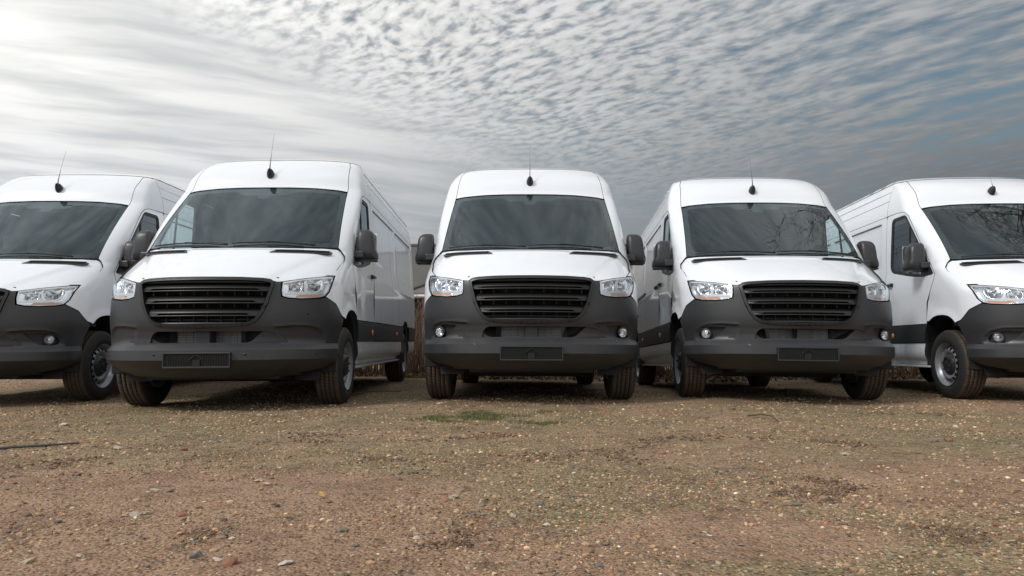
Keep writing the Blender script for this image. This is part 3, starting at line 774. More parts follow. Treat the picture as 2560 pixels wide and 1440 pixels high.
    # --- wheel-arch liners
    for ax in (AX, AXR):
        V = []; F = []; th = np.linspace(-.25, PI+.25, 22)
        for t in th:
            y, z = ax+math.cos(t)*(AA+.012), HUB+math.sin(t)*(AB+.005)
            for x in (.60, .965): V.append((sx*x, y, max(.30, z)))
        for i in range(len(th)-1): F.append([2*i, 2*i+1, 2*i+3, 2*i+2])
        k = len(V)
        for t in th: V.append((sx*.60, ax+math.cos(t)*(AA+.012), max(.30, HUB+math.sin(t)*(AB+.005))))
        F.append([k+i for i in range(len(th))])
        link_mesh('wheel_arch_liner', V, F, M['void'], root, smooth=False)

def make_van():
    R = empty('panel_van')
    # ---- bonnet
    half = [('x', 0, 1.094)]+[('x', a, z+.006) for (a, z) in GR[1:4]]+[('x', .560, 1.066), ('x', .603, 1.070), ('x', .72, 1.104), ('x', .83, 1.128), ('x', .880, 1.140)]
    half += SHUT[1:]+[('x', .872, 1.432), ('x', .80, 1.424), ('x', .60, 1.417), ('x', .30, 1.412), ('x', 0, 1.411)]
    def hood_disp(P):
        ax, y, z = np.abs(P[:, 0]), P[:, 1], P[:, 2]
        # raised centre field whose crease runs from the lamp to the screen, and a sharp line above the grille
        line = .50+.30*np.clip((z-1.10)/.28, 0, 1.1)
        d = .014*(1-1/(1+np.exp(-(line-ax)/.018)))*-1
        d = d+.008*np.exp(-((z-1.375)/.012)**2)*(ax < .35)
        return d
    hood = panel('bonnet', mirror_outline(conv_open(half, 'full')), 'full', M['paint'], R, rs=.024, rz=.009, disp=hood_disp, gap=.0015)
    for sx in (-1, 1):
        v = round_poly([(.355, 1.352), (.835, 1.358), (.855, 1.378), (.800, 1.396), (.40, 1.388)], [.012]*5)
        panel('bonnet_vent', [tuple(p) for p in resample(v, .03)], 'front', M['plastic2'], hood, rs=.02, rz=.005, thick=.01, off=.005, gap=0, mirror=sx < 0)
        for k in range(3):
            zz = 1.362+k*.0085
            panel('vent_fin', [(.40, zz), (.825, zz+.009), (.825, zz+.0115), (.40, zz+.0025)], 'front', M['rubber'], hood, rs=.04, rz=.002, thick=.004, off=.0095, gap=0, mirror=sx < 0)
    # ---- windscreen
    ws_half = [('x', a, z) for (a, z) in WS_B]+[('x', .878+(.812-.878)*t, 1.443+(2.105-1.443)*t) for t in np.linspace(0, 1, 10)][1:]+[('x', a, z) for (a, z) in WS_T[1:]]
    wso = mirror_outline(conv_open(ws_half, 'full'))
    wso = [tuple(p) for p in resample(wso, .03)]
    ws = panel('windscreen', wso, 'full', M['glass'], R, rs=.05, rz=.04, thick=0, gap=.004, off=-.003)
    inn = [('x', 0, 1.462), ('x', .5, 1.466), ('x', .74, 1.478), ('x', .80, 1.50), ('x', .815, 1.54), ('x', .79, 1.80), ('x', .765, 2.03), ('x', .755, 2.065), ('x', .725, 2.085), ('x', .45, 2.105), ('x', .33, 2.106), ('x', .27, 2.095), ('x', .23, 2.065), ('x', .19, 2.058), ('x', .062, 2.060), ('x', .055, 2.025), ('x', .045, 2.017), ('x', 0, 2.016)]
    inner = [tuple(p) for p in resample(mirror_outline(conv_open(inn, 'full')), .02)]
    panel('windscreen_border', wso, 'full', M['frit'], ws, holes=[inner], rs=.03, rz=.02, thick=0, gap=.006, off=-.0075)
    # cowl strip and wipers
    cw = [('x', 0, 1.411), ('x', .5, 1.415), ('x', .80, 1.424), ('x', .868, 1.432), ('x', .868, 1.444), ('x', .80, 1.439), ('x', .5, 1.430), ('x', 0, 1.427)]
    panel('cowl', mirror_outline(conv_open(cw, 'full')), 'full', M['plastic2'], R, rs=.03, rz=.006, thick=.02, off=-.02, gap=0)
    def wiper(x0, z0, x1, z1, px, pz):
        w = empty('wiper', R)
        def pt(x, z, o): 
            p = map_front(np.array([x]), np.array([z]))[0]; return (p[0], p[1]-o, p[2]+o*.6)
        bl = [pt(x0+(x1-x0)*t, z0+(z1-z0)*t+.012*math.sin(t*PI), .012) for t in np.linspace(0, 1, 12)]
        Acc().tube(bl, .006, 6).build('wiper_blade', M['rubber'], w, smooth=True)
        m_ = ((x0+x1)/2, (z0+z1)/2+.012)
        ar = [pt(px+(m_[0]-px)*t, pz+(m_[1]-pz)*t, .022) for t in np.linspace(0, 1, 8)]
        Acc().tube(ar, [.010, .009, .008, .007, .006, .006, .005, .004], 6).build('wiper_arm', M['rubber'], w, smooth=True)
    wiper(-.80, 1.453, -.14, 1.446, -.05, 1.430)
    wiper(-.02, 1.452, .60, 1.455, .70, 1.436)
    # ---- forehead and roof
    fh = [('x', 0, 2.160)]+[('x', a, z+.006) for (a, z) in reversed(WS_T[1:-1])]+[('x', a-.002, z) for (_, a, z) in SEAM_F]+[('x', .40, 2.545), ('x', 0, 2.545)]
    panel('roof_front', mirror_outline(conv_open(fh, 'full')), 'full', M['paint'], R, rs=.035, rz=.02, gap=.002)
    def ztop(x, y):
        lo = np.full(len(x), 2.30); hi = np.full(len(x), 2.645)
        for _ in range(40):
            m = (lo+hi)/2; ins = (np.abs(x) < Wd(m)) & (y > Fx(x, m)); lo = np.where(ins, m, lo); hi = np.where(ins, hi, m)
        return lo
    zc = 2.552; W = float(Wd(zc))-.003
    front = [(x, float(Fx(x, zc))+.003) for x in np.linspace(-W*.9995, W*.9995, 61)]
    poly = front+[(W, YREAR), (-W, YREAR)]
    V2, F = tri_fill(poly, [], .05, .07)
    V3 = np.stack([V2[:, 0], V2[:, 1], np.maximum(ztop(V2[:, 0], V2[:, 1]), zc-.004)], -1)
    a, b, c = V3[F[:, 0]], V3[F[:, 1]], V3[F[:, 2]]; fl = np.cross(b-a, c-a)[:, 2] < 0; F = F.copy(); F[fl] = F[fl][:, ::-1]
    link_mesh('roof', V3, F, M['paint'], R)
    an = empty('antenna', R)
    q = Acc().lathe_x([(0, .044), (.022, .044), (.050, .036), (.072, .022), (.084, .010)], 20)
    bx, bz = 0.0, 2.305; by = float(F0(bz)); nv = Vector((0, -1, .55)).normalized(); rot = nv.to_track_quat('X', 'Y').to_matrix()
    q.v = [tuple(rot@Vector((v[0], v[1]*1.0, v[2]))*1.0+Vector((bx, by+.008, bz))) for v in q.v]; q.v = [(v[0]*.85, v[1], (v[2]-bz)*1.25+bz) for v in q.v]
    q.build('antenna_foot', M['plastic2'], an, smooth=True)
    m0 = Vector((0, by-.035, bz+.05))
    Acc().tube([m0, m0+Vector((0, .008, .06)), m0+Vector((0, .03, .13)), m0+Vector((0, .05, .20)), m0+Vector((0, .13, .42))], [.007, .005, .0034, .0014, .0011], 6).build('antenna_mast', M['mast'], an, smooth=True)
    # ---- front end
    make_grille(R); make_headlight(R, False); make_headlight(R, True)
    for sx in (1, -1): make_side(R, sx)
    for sx in (1, -1): make_mirror(R, sx)
    for sx in (1, -1):
        make_wheel(R, sx, AX); make_wheel(R, sx, AXR)
    # ---- plate holder on the bumper
    ph = empty('plate_holder', R)
    a = Acc(); yb = -.050
    a.box(-.265, .265, yb, -.01, .362, .376, b=.003).box(-.265, .265, yb, -.01, .474, .486, b=.003).box(-.265, -.255, yb, -.01, .376, .474).box(.255, .265, yb, -.01, .376, .474)
    a.build('plate_rim', M['plastic2'], ph)
    b = Acc().box(-.256, .256, yb+.012, -.008, .375, .475)
    for k in range(26):
        x = -.245+k*.0196; b.box(x-.0022, x+.0022, yb+.006, yb+.0125, .380, .470)
    for k in range(6):
        z = .384+k*.0165; b.box(-.25, .25, yb+.0065, yb+.0123, z-.0018, z+.0018)
    b.build('plate_lattice', M['void'], ph)
    c = Acc().box(-.030, .030, yb-.001, yb+.013, .378, .425, b=.003)
    c.tube([(-.055, yb+.002, .428), (0, yb+.002, .466), (.055, yb+.002, .428)], .004, 5); c.build('plate_clip', M['void'], ph)
    # ---- cab interior
    it = empty('cab_interior', R)
    prof = [(.80, 1.395), (1.00, 1.375), (1.16, 1.345), (1.24, 1.30), (1.27, 1.22), (1.25, 1.05), (1.22, .75), (.85, .75)]
    V = []; F = []; m = len(prof)
    xs = (-.86, -.60, 0, .60, .86)
    for x in xs:
        for (y, z) in prof: V.append((x, y+(.16 if abs(x) > .8 else .03 if abs(x) > .5 else 0)*(1 if y < 1.1 else .3), z-(.01 if abs(x) > .8 else 0)))
    for i in range(len(xs)-1):
        for k in range(m): F.append([i*m+k, i*m+(k+1) % m, (i+1)*m+(k+1) % m, (i+1)*m+k])
    link_mesh('dashboard', V, F, M['interior'], it, smooth=False)
    Acc().box(.20, .62, 1.02, 1.28, 1.33, 1.405, b=.03).build('instrument_hood', M['interior'], it)
    sw = Acc(); cx, cy, cz = .42, 1.44, 1.30; ax_ = Vector((0, .80, .60)).normalized(); u = Vector((1, 0, 0)); vv = ax_.cross(u)
    sw.tube([Vector((cx, cy, cz))+(u*math.cos(t)+vv*math.sin(t))*.195 for t in np.linspace(0, 2*PI, 33)], .016, 8, cap=False)
    sw.box(cx-.17, cx+.17, cy-.012, cy+.012, cz-.03, cz+.03, b=.008); sw.build('steering_wheel', M['seat'], it, smooth=True)
    for cx in (.44, -.30, -.68):
        s = Acc().box(cx-.235 if cx > 0 else cx-.185, cx+.235 if cx > 0 else cx+.185, 1.95, 2.10, .95, 1.62, b=.05)
        s.box(cx-.13, cx+.13, 1.98, 2.07, 1.64, 1.82, b=.035); s.build('seat_back', M['seat'], it, smooth=False)
    Acc().box(-.93, .93, 2.262, 2.28, .45, 2.05).box(-.80, .80, 2.262, 2.28, 2.05, 2.40).build('bulkhead', M['interior'], it)
    Acc().box(-.93, .93, .86, 2.28, .40, .44).build('cab_floor', M['void'], it)
    Acc().box(-.70, .70, 1.80, 2.26, 2.18, 2.20).build('headliner', M['headliner'], it)
    for sx in (-1, 1): panel('roof_lining', [(1.76, 2.075), (2.25, 2.075), (2.25, 2.24), (1.90, 2.24), (1.80, 2.16)], 'side', M['headliner'], it, rs=.06, rz=.05, thick=.01, off=-.035, gap=0, mirror=sx < 0)
    Acc().box(-.10, .10, 1.66, 1.72, 1.98, 2.03, b=.01).build('sensor_housing', M['seat'], it)
    # ---- underbody, rear wall
    ub = empty('underbody', R)
    Acc().box(-.88, .88, 1.40, 4.46, .32, .38).box(-.55, .55, .30, 1.40, .255, .40, b=.02).box(-.56, .56, 4.46, 5.9, .36, .42).build('floor_pan', M['under'], ub)
    Acc().box(-.60, .60, .88, 1.03, .21, .30, b=.03).build('axle_beam', M['under'], ub); Acc().box(-.70, .70, 4.82, 4.94, .30, .40, b=.03).build('axle_beam', M['under'], ub)
    Acc().tube([(.22, 1.2, .27), (.25, 2.4, .26), (.25, 3.6, .26), (.30, 4.4, .30)], .04, 10).build('exhaust_pipe', M['under'], ub, smooth=True)
    for sx in (-1, 1):
        V = [(sx*.60, .56, .31), (sx*.84, .53, .31), (sx*.82, .52, .235), (sx*.62, .55, .235)]; V += [(x, y+.012, z) for (x, y, z) in V]
        link_mesh('air_deflector', V, [[0, 1, 2, 3], [4, 7, 6, 5], [0, 4, 5, 1], [1, 5, 6, 2], [2, 6, 7, 3], [3, 7, 4, 0]], M['under'], ub, smooth=False)
    zs = np.linspace(.42, 2.64, 40); pr = [(float(Wd(z))-.004, z) for z in zs]
    V = [(x, YREAR-.002, z) for x, z in pr]+[(-x, YREAR-.002, z) for x, z in reversed(pr)]
    link_mesh('rear_wall', V, [list(range(len(V)))], M['paint'], R, smooth=False)
    return R

# ------------------------------------------------------------------ the five vans
POSE = {  # x, y, z, yaw, pitch, roll (degrees)
 1: (-5.131, 6.501, -.039, -.53, 1.17, .10), 2: (-2.482, 5.806, -.015, -.88, .49, .42), 3: (.163, 6.175, .037, .81, -.74, -.25),
 4: (2.616, 6.494, .026, 3.81, -1.22, -.64), 5: (5.419, 6.576, -.009, 3.60, -.07, -.18)}
LAB = {1: 'white van at the left edge of the photo, its nose cut off by the frame',
       2: 'white van second from left, nearest the camera, plain bumper corners without fog lamps',
       3: 'middle white van of the row, seen straight from the front with fog lamps',
       4: 'white van second from right, bare tree mirrored in its windscreen',
       5: 'white van at the right edge of the photo, its side and driver-side door facing us'}
LAB[5] = 'white van at the right edge of the photo, front half cut off by the frame'
kids = {}
def copy_tree(o, parent=None, skip=()):
    c = o.copy(); COL.objects.link(c); c.parent = parent
    for ch in o.children:
        if ch.name.split('.')[0] in skip: continue
        copy_tree(ch, c, skip)
    return c
def pose(o, v):
    x, y, z, ya, pi_, ro = POSE[v]; o.location = (x, y, z)
    o.rotation_euler = (math.radians(pi_), math.radians(-ro), math.radians(-ya)); o['label'] = LAB[v]; o['category'] = 'van'; o['group'] = 'white panel vans parked in a row'
base = make_van()
vans = {3: base}
for v in (2, 1, 4, 5): vans[v] = copy_tree(base)
fogb = make_bumper(vans[3], True)
for v in (1, 4, 5): copy_tree(fogb, vans[v])
b2 = make_bumper(vans[2], False)
for x_, z_ in ((-.86, .465), (-.36, .468), (.36, .468), (.86, .465), (.79, .80)):
    q = Acc().lathe_x([(0, .011), (.003, .010), (.004, .001)], 12); y_ = float(Fx(abs(x_), z_)); e_ = 1e-3
    nrm_ = Vector((math.copysign((float(Fx(abs(x_)+e_, z_))-y_)/e_, x_), -1, 0)).normalized(); rt_ = nrm_.to_track_quat('X', 'Z').to_matrix()
    q.v = [tuple(rt_@Vector(v)+Vector((x_, y_, z_))) for v in q.v]; q.build('parking_sensor', M['grille'], b2, smooth=True)
tow_cover(vans[3]); tow_cover(vans[4])
for v in vans: pose(vans[v], v)
for ch in vans[5].children:
    if ch.name.startswith('antenna'):
        for m in ch.children:
            if m.name.startswith('antenna_mast'):
                by = float(F0(2.305))-.035; bz = 2.355
                me = m.data.copy(); m.data = me
                for vt in me.vertices: vt.co.y = by+(vt.co.y-by)*.38; vt.co.z = bz+(vt.co.z-bz)*.38
                m['label'] = 'short stub of a mast'

# ------------------------------------------------------------------ ground
contacts = []
for v, (x, y, z, ya, pi_, ro) in POSE.items():
    ya, pi_, ro = (math.radians(q) for q in (ya, pi_, ro))
    for a in (-.862, .862):
        for b in (AX, AXR):
            contacts.append((x+math.cos(ya)*a+math.sin(ya)*b, y-math.sin(ya)*a+math.cos(ya)*b, z+pi_*b+ro*a-.008))
contacts = np.array(contacts)
def vnoise(x, y, cell, seed):
    r = np.random.default_rng(seed).random((256, 256)); u = x/cell+1000; v = y/cell+1000
    i = np.floor(u).astype(int); j = np.floor(v).astype(int); fu = u-i; fv = v-j; fu = fu*fu*(3-2*fu); fv = fv*fv*(3-2*fv)
    g = lambda a, b: r[a % 256, b % 256]
    return (g(i, j)*(1-fu)+g(i+1, j)*fu)*(1-fv)+(g(i, j+1)*(1-fu)+g(i+1, j+1)*fu)*fv-.5
def gz(x, y, fine=True):
    x = np.asarray(x, float); y = np.asarray(y, float)
    w = np.exp(-((x[..., None]-contacts[:, 0])**2+(y[..., None]-contacts[:, 1])**2)/(2*.62**2))
    near = w.max(-1)
    z = (w*contacts[:, 2]).sum(-1)/(w.sum(-1)+.04)
    amp = (1-.85*near)
    z = z+amp*(.030*vnoise(x, y, 1.1, 1)+.020*vnoise(x, y, .42, 2))*np.clip((y-.8)/2, .35, 1)
    if fine: z = z+.010*vnoise(x, y, .15, 3)*amp+.006*vnoise(x, y, .06, 4)
    return z

def ground_mat():
    m, g, b = mat('gravelly_brown_earth')
    tc = g.add('ShaderNodeTexCoord'); P = tc.outputs['Object']
    big = g.noise(P, .55, 4, .6, .3); mid = g.noise(P, 2.6, 5, .65, .2); fine = g.noise(P, 30, 3, .7); grain = g.noise(P, 110, 2, .7)
    sepp = g.add('ShaderNodeSeparateXYZ'); g.set(sepp.inputs[0], P)
    def spot(cx, cy, rx, ry):
        a_ = g.math('POWER', g.math('DIVIDE', g.math('SUBTRACT', sepp.outputs[0], cx), rx), 2.0); b_ = g.math('POWER', g.math('DIVIDE', g.math('SUBTRACT', sepp.outputs[1], cy), ry), 2.0)
        return g.math('ADD', a_, b_)
    earth = g.ramp(mid, [(.28, (.200, .116, .072)), (.50, (.335, .205, .128)), (.74, (.425, .282, .185))])
    olive = g.ramp(mid, [(.30, (.118, .096, .040)), (.70, (.280, .230, .108))])
    # bare reddish sand where the wheels have worn the gravel away, olive gravel elsewhere
    sand = g.math('MINIMUM', g.math('MINIMUM', spot(-.85, 1.75, .95, .50), spot(-1.5, 2.55, 1.2, .45)), g.math('MINIMUM', spot(.62, 2.05, .35, .22), spot(1.55, 2.7, .45, .25)))
    fo = g.math('ADD', g.math('MULTIPLY', big, .62), g.math('ADD', g.math('MULTIPLY', fine, .34), g.math('MULTIPLY', g.ramp(g.math('MULTIPLY', sand, .4), [(0.1, -.5), (.8, 0.0)]), .0)))
    fo = g.math('SUBTRACT', fo, g.math('MULTIPLY', g.ramp(g.math('MULTIPLY', sand, .4), [(0.15, 1.0), (.8, 0.0)]), .22))
    fo = g.ramp(fo, [(.40, 0.0), (.53, .95)])
    col = g.mix(fo, earth, olive)
    v1 = g.add('ShaderNodeTexVoronoi', {'Vector': P, 'Scale': 78.0}); v2 = g.add('ShaderNodeTexVoronoi', {'Vector': P, 'Scale': 46.0})
    s1 = g.add('ShaderNodeSeparateColor'); g.set(s1.inputs[0], v1.outputs['Color'])
    hs = g.ramp(s1.outputs[0], [(.06, (.045, .036, .030)), (.34, (.22, .150, .100)), (.66, (.40, .290, .195)), (.90, (.56, .45, .33)), (1.0, (.70, .60, .48))])
    grit = g.math('MULTIPLY_ADD', fo, .45, .40)
    col = g.mix(g.math('MULTIPLY', g.ramp(v1.outputs['Distance'], [(.30, 1.0), (.60, .0)]), grit), col, hs)
    sep = g.add('ShaderNodeSeparateColor'); g.set(sep.inputs[0], v2.outputs['Color'])
    pick = g.math('MULTIPLY', g.ramp(sep.outputs[0], [(.72, 0.0), (.76, 1.0)]), g.ramp(v2.outputs['Distance'], [(.26, 1.0), (.38, 0.0)]))
    hs2 = g.ramp(sep.outputs[1], [(.1, (.10, .10, .10)), (.45, (.32, .25, .19)), (.7, (.27, .11, .065)), (.9, (.50, .43, .34))])
    col = g.mix(g.math('MULTIPLY', pick, g.math('MULTIPLY', grit, .9)), col, hs2)
    clump = g.noise(P, 11, 3, .72)
    col = g.mix(g.ramp(clump, [(.30, .75), (.44, 0.0)]), col, (.070, .046, .030, 1))
    col = g.mix(g.ramp(grain, [(.36, .45), (.50, 0.0)]), col, (.055, .038, .026, 1))
    g.set(b.inputs['Base Color'], col); b.inputs['Roughness'].default_value = .88; b.inputs['Specular IOR Level'].default_value = .3
    h = g.math('ADD', g.math('MULTIPLY', grain, .35), g.math('ADD', g.math('MULTIPLY', fine, .8), g.math('MULTIPLY', g.ramp(v1.outputs['Distance'], [(0.0, 1.0), (.6, 0.0)]), .5)))
    bn = g.add('ShaderNodeBump', {'Height': h, 'Strength': 1.0, 'Distance': .016}); g.set(b.inputs['Normal'], bn.outputs[0])
    return m
M['ground'] = ground_mat()
def axis(lo, hi, fine0, fine1, step, grow=1.28):
    a = list(np.arange(fine0, fine1+1e-6, step)); d = step
    p = fine1
    while p < hi: d *= grow; p += d; a.append(p)
    d = step; p = fine0; pre = []
    while p > lo: d *= grow; p -= d; pre.append(p)
    return np.array(pre[::-1]+a)
gx = axis(-600, 600, -6.5, 6.5, .045); gy = np.concatenate([axis(-600, 1.2, .8, 1.2, .05)[:-1], np.arange(1.2, 4.0, .022), np.arange(4.0, 8.5, .05), axis(8.5, 900, 8.5, 13.5, .12)])
gy = np.unique(np.round(gy, 4))
X, Y = np.meshgrid(gx, gy)
Z = gz(X.ravel(), Y.ravel()); r = np.hypot(X.ravel(), Y.ravel()-6); Z = Z*np.clip((40-r)/20, 0, 1)
V = np.stack([X.ravel(), Y.ravel(), Z], -1); nx = len(gx); ny = len(gy)
ii, jj = np.meshgrid(np.arange(nx-1), np.arange(ny-1)); k = (jj*nx+ii).ravel()
Fq = np.stack([k, k+1, k+1+nx, k+nx], -1)
def fast_mesh(name, V, F, material, parent=None, smooth=True, cols=None):
    me = bpy.data.meshes.new(name); n = F.shape[1]
    me.vertices.add(len(V)); me.vertices.foreach_set('co', np.ascontiguousarray(V, np.float32).ravel())
    me.loops.add(F.size); me.loops.foreach_set('vertex_index', np.ascontiguousarray(F, np.int32).ravel())
    me.polygons.add(len(F)); me.polygons.foreach_set('loop_start', np.arange(0, F.size, n, dtype=np.int32))
    me.update(calc_edges=True); me.validate()
    me.polygons.foreach_set('use_smooth', np.full(len(me.polygons), smooth))
    if cols is not None:
        at = me.color_attributes.new('Col', 'FLOAT_COLOR', 'POINT'); at.data.foreach_set('color', np.ascontiguousarray(np.concatenate([cols, np.ones((len(cols), 1))], 1), np.float32).ravel())
    me.materials.append(material)
    o = bpy.data.objects.new(name, me); COL.objects.link(o)
    if parent: o.parent = parent
    return o
ground = fast_mesh('ground', V, Fq, M['ground']); ground['kind'] = 'structure'

def on_ground(px, py):      # picture pixel of the 2560-wide photograph -> a point of the ground it shows
    dy = py-720; d = Vector(((px-1280)/1820.7, 1, -dy/1820.7)); p = math.radians(4.667)
    d = Vector((d.x, d.y*math.cos(p)-d.z*math.sin(p), d.y*math.sin(p)+d.z*math.cos(p))); t = -.511/d.z
    return d.x*t, d.y*t
# pebbles ---------------------------------------------------------------
def vcol_mat(name, rough=.8, noise=.25):
    m, g, b = mat(name)
    at = g.add('ShaderNodeVertexColor', layer_name='Col'); tc = g.add('ShaderNodeTexCoord')
    n = g.noise(tc.outputs['Object'], 120, 4, .7)
    g.set(b.inputs['Base Color'], g.mix(1.0, at.outputs[0], g.ramp(n, [(.3, 1-noise), (.7, 1+noise)]), 'MULTIPLY')); b.inputs['Roughness'].default_value = rough
    b.inputs['Specular IOR Level'].default_value = .3
    return m
M['pebble'] = vcol_mat('mixed_pebbles')
def ico(sub):
    bm = bmesh.new(); bmesh.ops.create_icosphere(bm, subdivisions=sub, radius=1)
    V = np.array([tuple(v.co) for v in bm.verts]); bm.verts.index_update(); F = np.array([[v.index for v in f.verts] for f in bm.faces]); bm.free(); return V, F
PAL = np.array([(.33, .25, .18), (.26, .185, .125), (.40, .32, .24), (.20, .16, .125), (.115, .105, .095), (.50, .43, .34), (.26, .125, .08), (.23, .195, .16), (.35, .27, .165), (.17, .12, .08)])
PW = np.array([.18, .23, .06, .17, .09, .018, .045, .08, .06, .07]); PW = PW/PW.sum()
def template(seed, sub=1):
    r = np.random.default_rng(seed); V, F = ico(sub)
    V = V*(1+r.normal(0, .16, (len(V), 1)))*np.array([1.0, r.uniform(.6, .95), r.uniform(.38, .62)])
    return V, F
N = 92000
u = rng.random(N); Yp = 1.45*np.exp(u**.95*math.log(11.5/1.45)); Xp = (rng.random(N)*2-1)*(.74*Yp+.25)
dens = vnoise(Xp, Yp, .55, 11)+vnoise(Xp, Yp, .2, 12)*.7+.5
bare = np.minimum(((Xp+.85)/.95)**2+((Yp-1.75)/.5)**2, np.minimum(((Xp+1.5)/1.2)**2+((Yp-2.55)/.45)**2, ((Xp-.62)/.4)**2+((Yp-2.05)/.25)**2))
keep = rng.random(N) < np.clip(dens*1.3, .10, 1)*np.clip(.22+.6*bare, 0, 1); Xp = Xp[keep]; Yp = Yp[keep]; n = len(Xp)
sz = np.clip(.0026*np.exp(rng.normal(.10, .50, n))*(Yp/1.8)**.55, .0018, .013)
Zp = gz(Xp, Yp)
tmpl = [template(s) for s in range(6)]
nv = len(tmpl[0][0]); T = np.stack([t[0] for t in tmpl]); which = rng.integers(0, 6, n)
ang = rng.random(n)*2*PI; ca, sa = np.cos(ang), np.sin(ang)
L = T[which]*sz[:, None, None]
Vp = np.stack([L[..., 0]*ca[:, None]-L[..., 1]*sa[:, None]+Xp[:, None], L[..., 0]*sa[:, None]+L[..., 1]*ca[:, None]+Yp[:, None], L[..., 2]+(Zp+sz*.16)[:, None]], -1).reshape(-1, 3)
Fp = (tmpl[0][1][None]+(np.arange(n)*nv)[:, None, None]).reshape(-1, 3)
pc = PAL[rng.choice(len(PAL), n, p=PW)]*np.array([1.22, 1.08, .90])*np.exp(rng.normal(0, .28, (n, 1)))
# clods of dark churned earth
cl = [(1205, 1098, 70), (1560, 1140, 60), (1835, 1095, 60), (2080, 1110, 60), (2070, 1195, 110), (2000, 1215, 70), (1000, 1160, 50), (1120, 1350, 90), (745, 1100, 60), (1330, 1150, 40), (2040, 1225, 60), (1640, 1110, 40), (2240, 1035, 40), (520, 1335, 40), (2380, 1345, 60), (1490, 1135, 40), (130, 1160, 40)]
CX = []; CY = []; CS = []
for (px, py, m) in cl:
    x_, y_ = on_ground(px, py); m *= 5; k_ = rng.integers(0, 5, m); ox, oy = rng.normal(0, .030*y_, 5), rng.normal(0, .026*y_, 5); CX.append(rng.normal(x_+ox[k_], .014*y_)); CY.append(rng.normal(y_+oy[k_], .012*y_)); CS.append(np.clip(.0024*np.exp(rng.normal(0, .55, m))*(y_/2)**.6, .0012, .010))
CX, CY, CS = map(np.concatenate, (CX, CY, CS)); m = len(CX); wh = rng.integers(0, 6, m); L2 = T[wh]*CS[:, None, None]*np.array([1, 1, 1.25])
Vc = np.stack([L2[..., 0]+CX[:, None], L2[..., 1]+CY[:, None], L2[..., 2]+(gz(CX, CY)+CS*.35)[:, None]], -1).reshape(-1, 3)
Vp = np.concatenate([Vp, Vc]); Fp = np.concatenate([Fp, (tmpl[0][1][None]+((n+np.arange(m))*nv)[:, None, None]).reshape(-1, 3)])
pc = np.concatenate([pc, np.array([(.150, .096, .060)])*np.exp(rng.normal(0, .35, (m, 1)))])
gravel = fast_mesh('gravel', Vp, Fp, M['pebble'], ground, smooth=False, cols=np.repeat(np.clip(pc, .02, .75), nv, 0)); gravel['kind'] = 'stuff'

# 300 larger stones, each its own piece of the ground
STONE_COL = [(.42, .34, .25), (.27, .20, .14), (.165, .150, .135), (.27, .135, .09), (.52, .46, .38), (.20, .165, .13)]
smats = [simple('stone_%s' % nm, c, .88, spec=.2, var=.28, vscale=60, bump=.5, bscale=140) for nm, c in zip(('tan', 'brown', 'slate', 'brick', 'chalk', 'umber'), STONE_COL)]
smesh = []
for ci in range(6):
    row = []
    for s in range(4):
        V0, F0_ = template(100+s+ci*7, 2); V0 = V0*np.array([1, 1, .85])
        me = bpy.data.meshes.new('stone'); me.from_pydata(V0.tolist(), [], F0_.tolist()); me.update(); me.materials.append(smats[ci]); row.append(me)
    smesh.append(row)
def stone(x, y, size, ci, k=0, ang=0.0, flat=1.0):
    o = bpy.data.objects.new('stone', smesh[ci][k % 4]); COL.objects.link(o); o.parent = ground
    o.location = (x, y, float(gz(np.array(x), np.array(y)))+size*.18); o.rotation_euler = (random.uniform(-.25, .25), random.uniform(-.25, .25), ang); o.scale = (size, size, size*flat)
    return o
KEY = [(715, 1412, .017, 4), (575, 1408, .024, 3), (540, 1395, .010, 0), (490, 1390, .018, 2), (668, 1208, .016, 4), (320, 1285, .016, 0), (368, 1282, .017, 0), (455, 1287, .020, 3), (70, 1400, .015, 0), (1367, 1313, .012, 4), (1150, 1235, .016, 1), (1270, 1080, .022, 0), (1513, 1035, .034, 3), (1908, 1172, .026, 3), (1850, 1168, .018, 2), (1815, 1180, .018, 2), (1282, 1290, .013, 0), (1350, 1265, .016, 2), (1500, 1415, .012, 2), (240, 1022, .030, 3), (160, 1060, .030, 4), (1365, 1248, .016, 1), (2060, 1238, .018, 1), (1125, 1308, .014, 1), (1100, 1015, .03, 0), (1190, 995, .03, 3), (1245, 1005, .03, 0), (1040, 1345, .010, 4), (545, 1397, .012, 4), (580, 1348, .009, 4), (565, 1330, .012, 2)]
for i, (px, py, s, ci) in enumerate(KEY):
    x, y = on_ground(px, py); stone(x, y, s, ci, i, i*1.3)
for i in range(300-len(KEY)):
    y = 1.5*math.exp(random.random()**1.1*math.log(6.2/1.5)); x = random.uniform(-1, 1)*(.72*y+.1)
    s = min(.028, max(.006, .0065*math.exp(random.gauss(.1, .38))*(y/1.8)**.75))
    stone(x, y, s, random.choices(range(6), (26, 26, 15, 9, 6, 18))[0], i, random.random()*6.28, random.uniform(.7, 1.1))

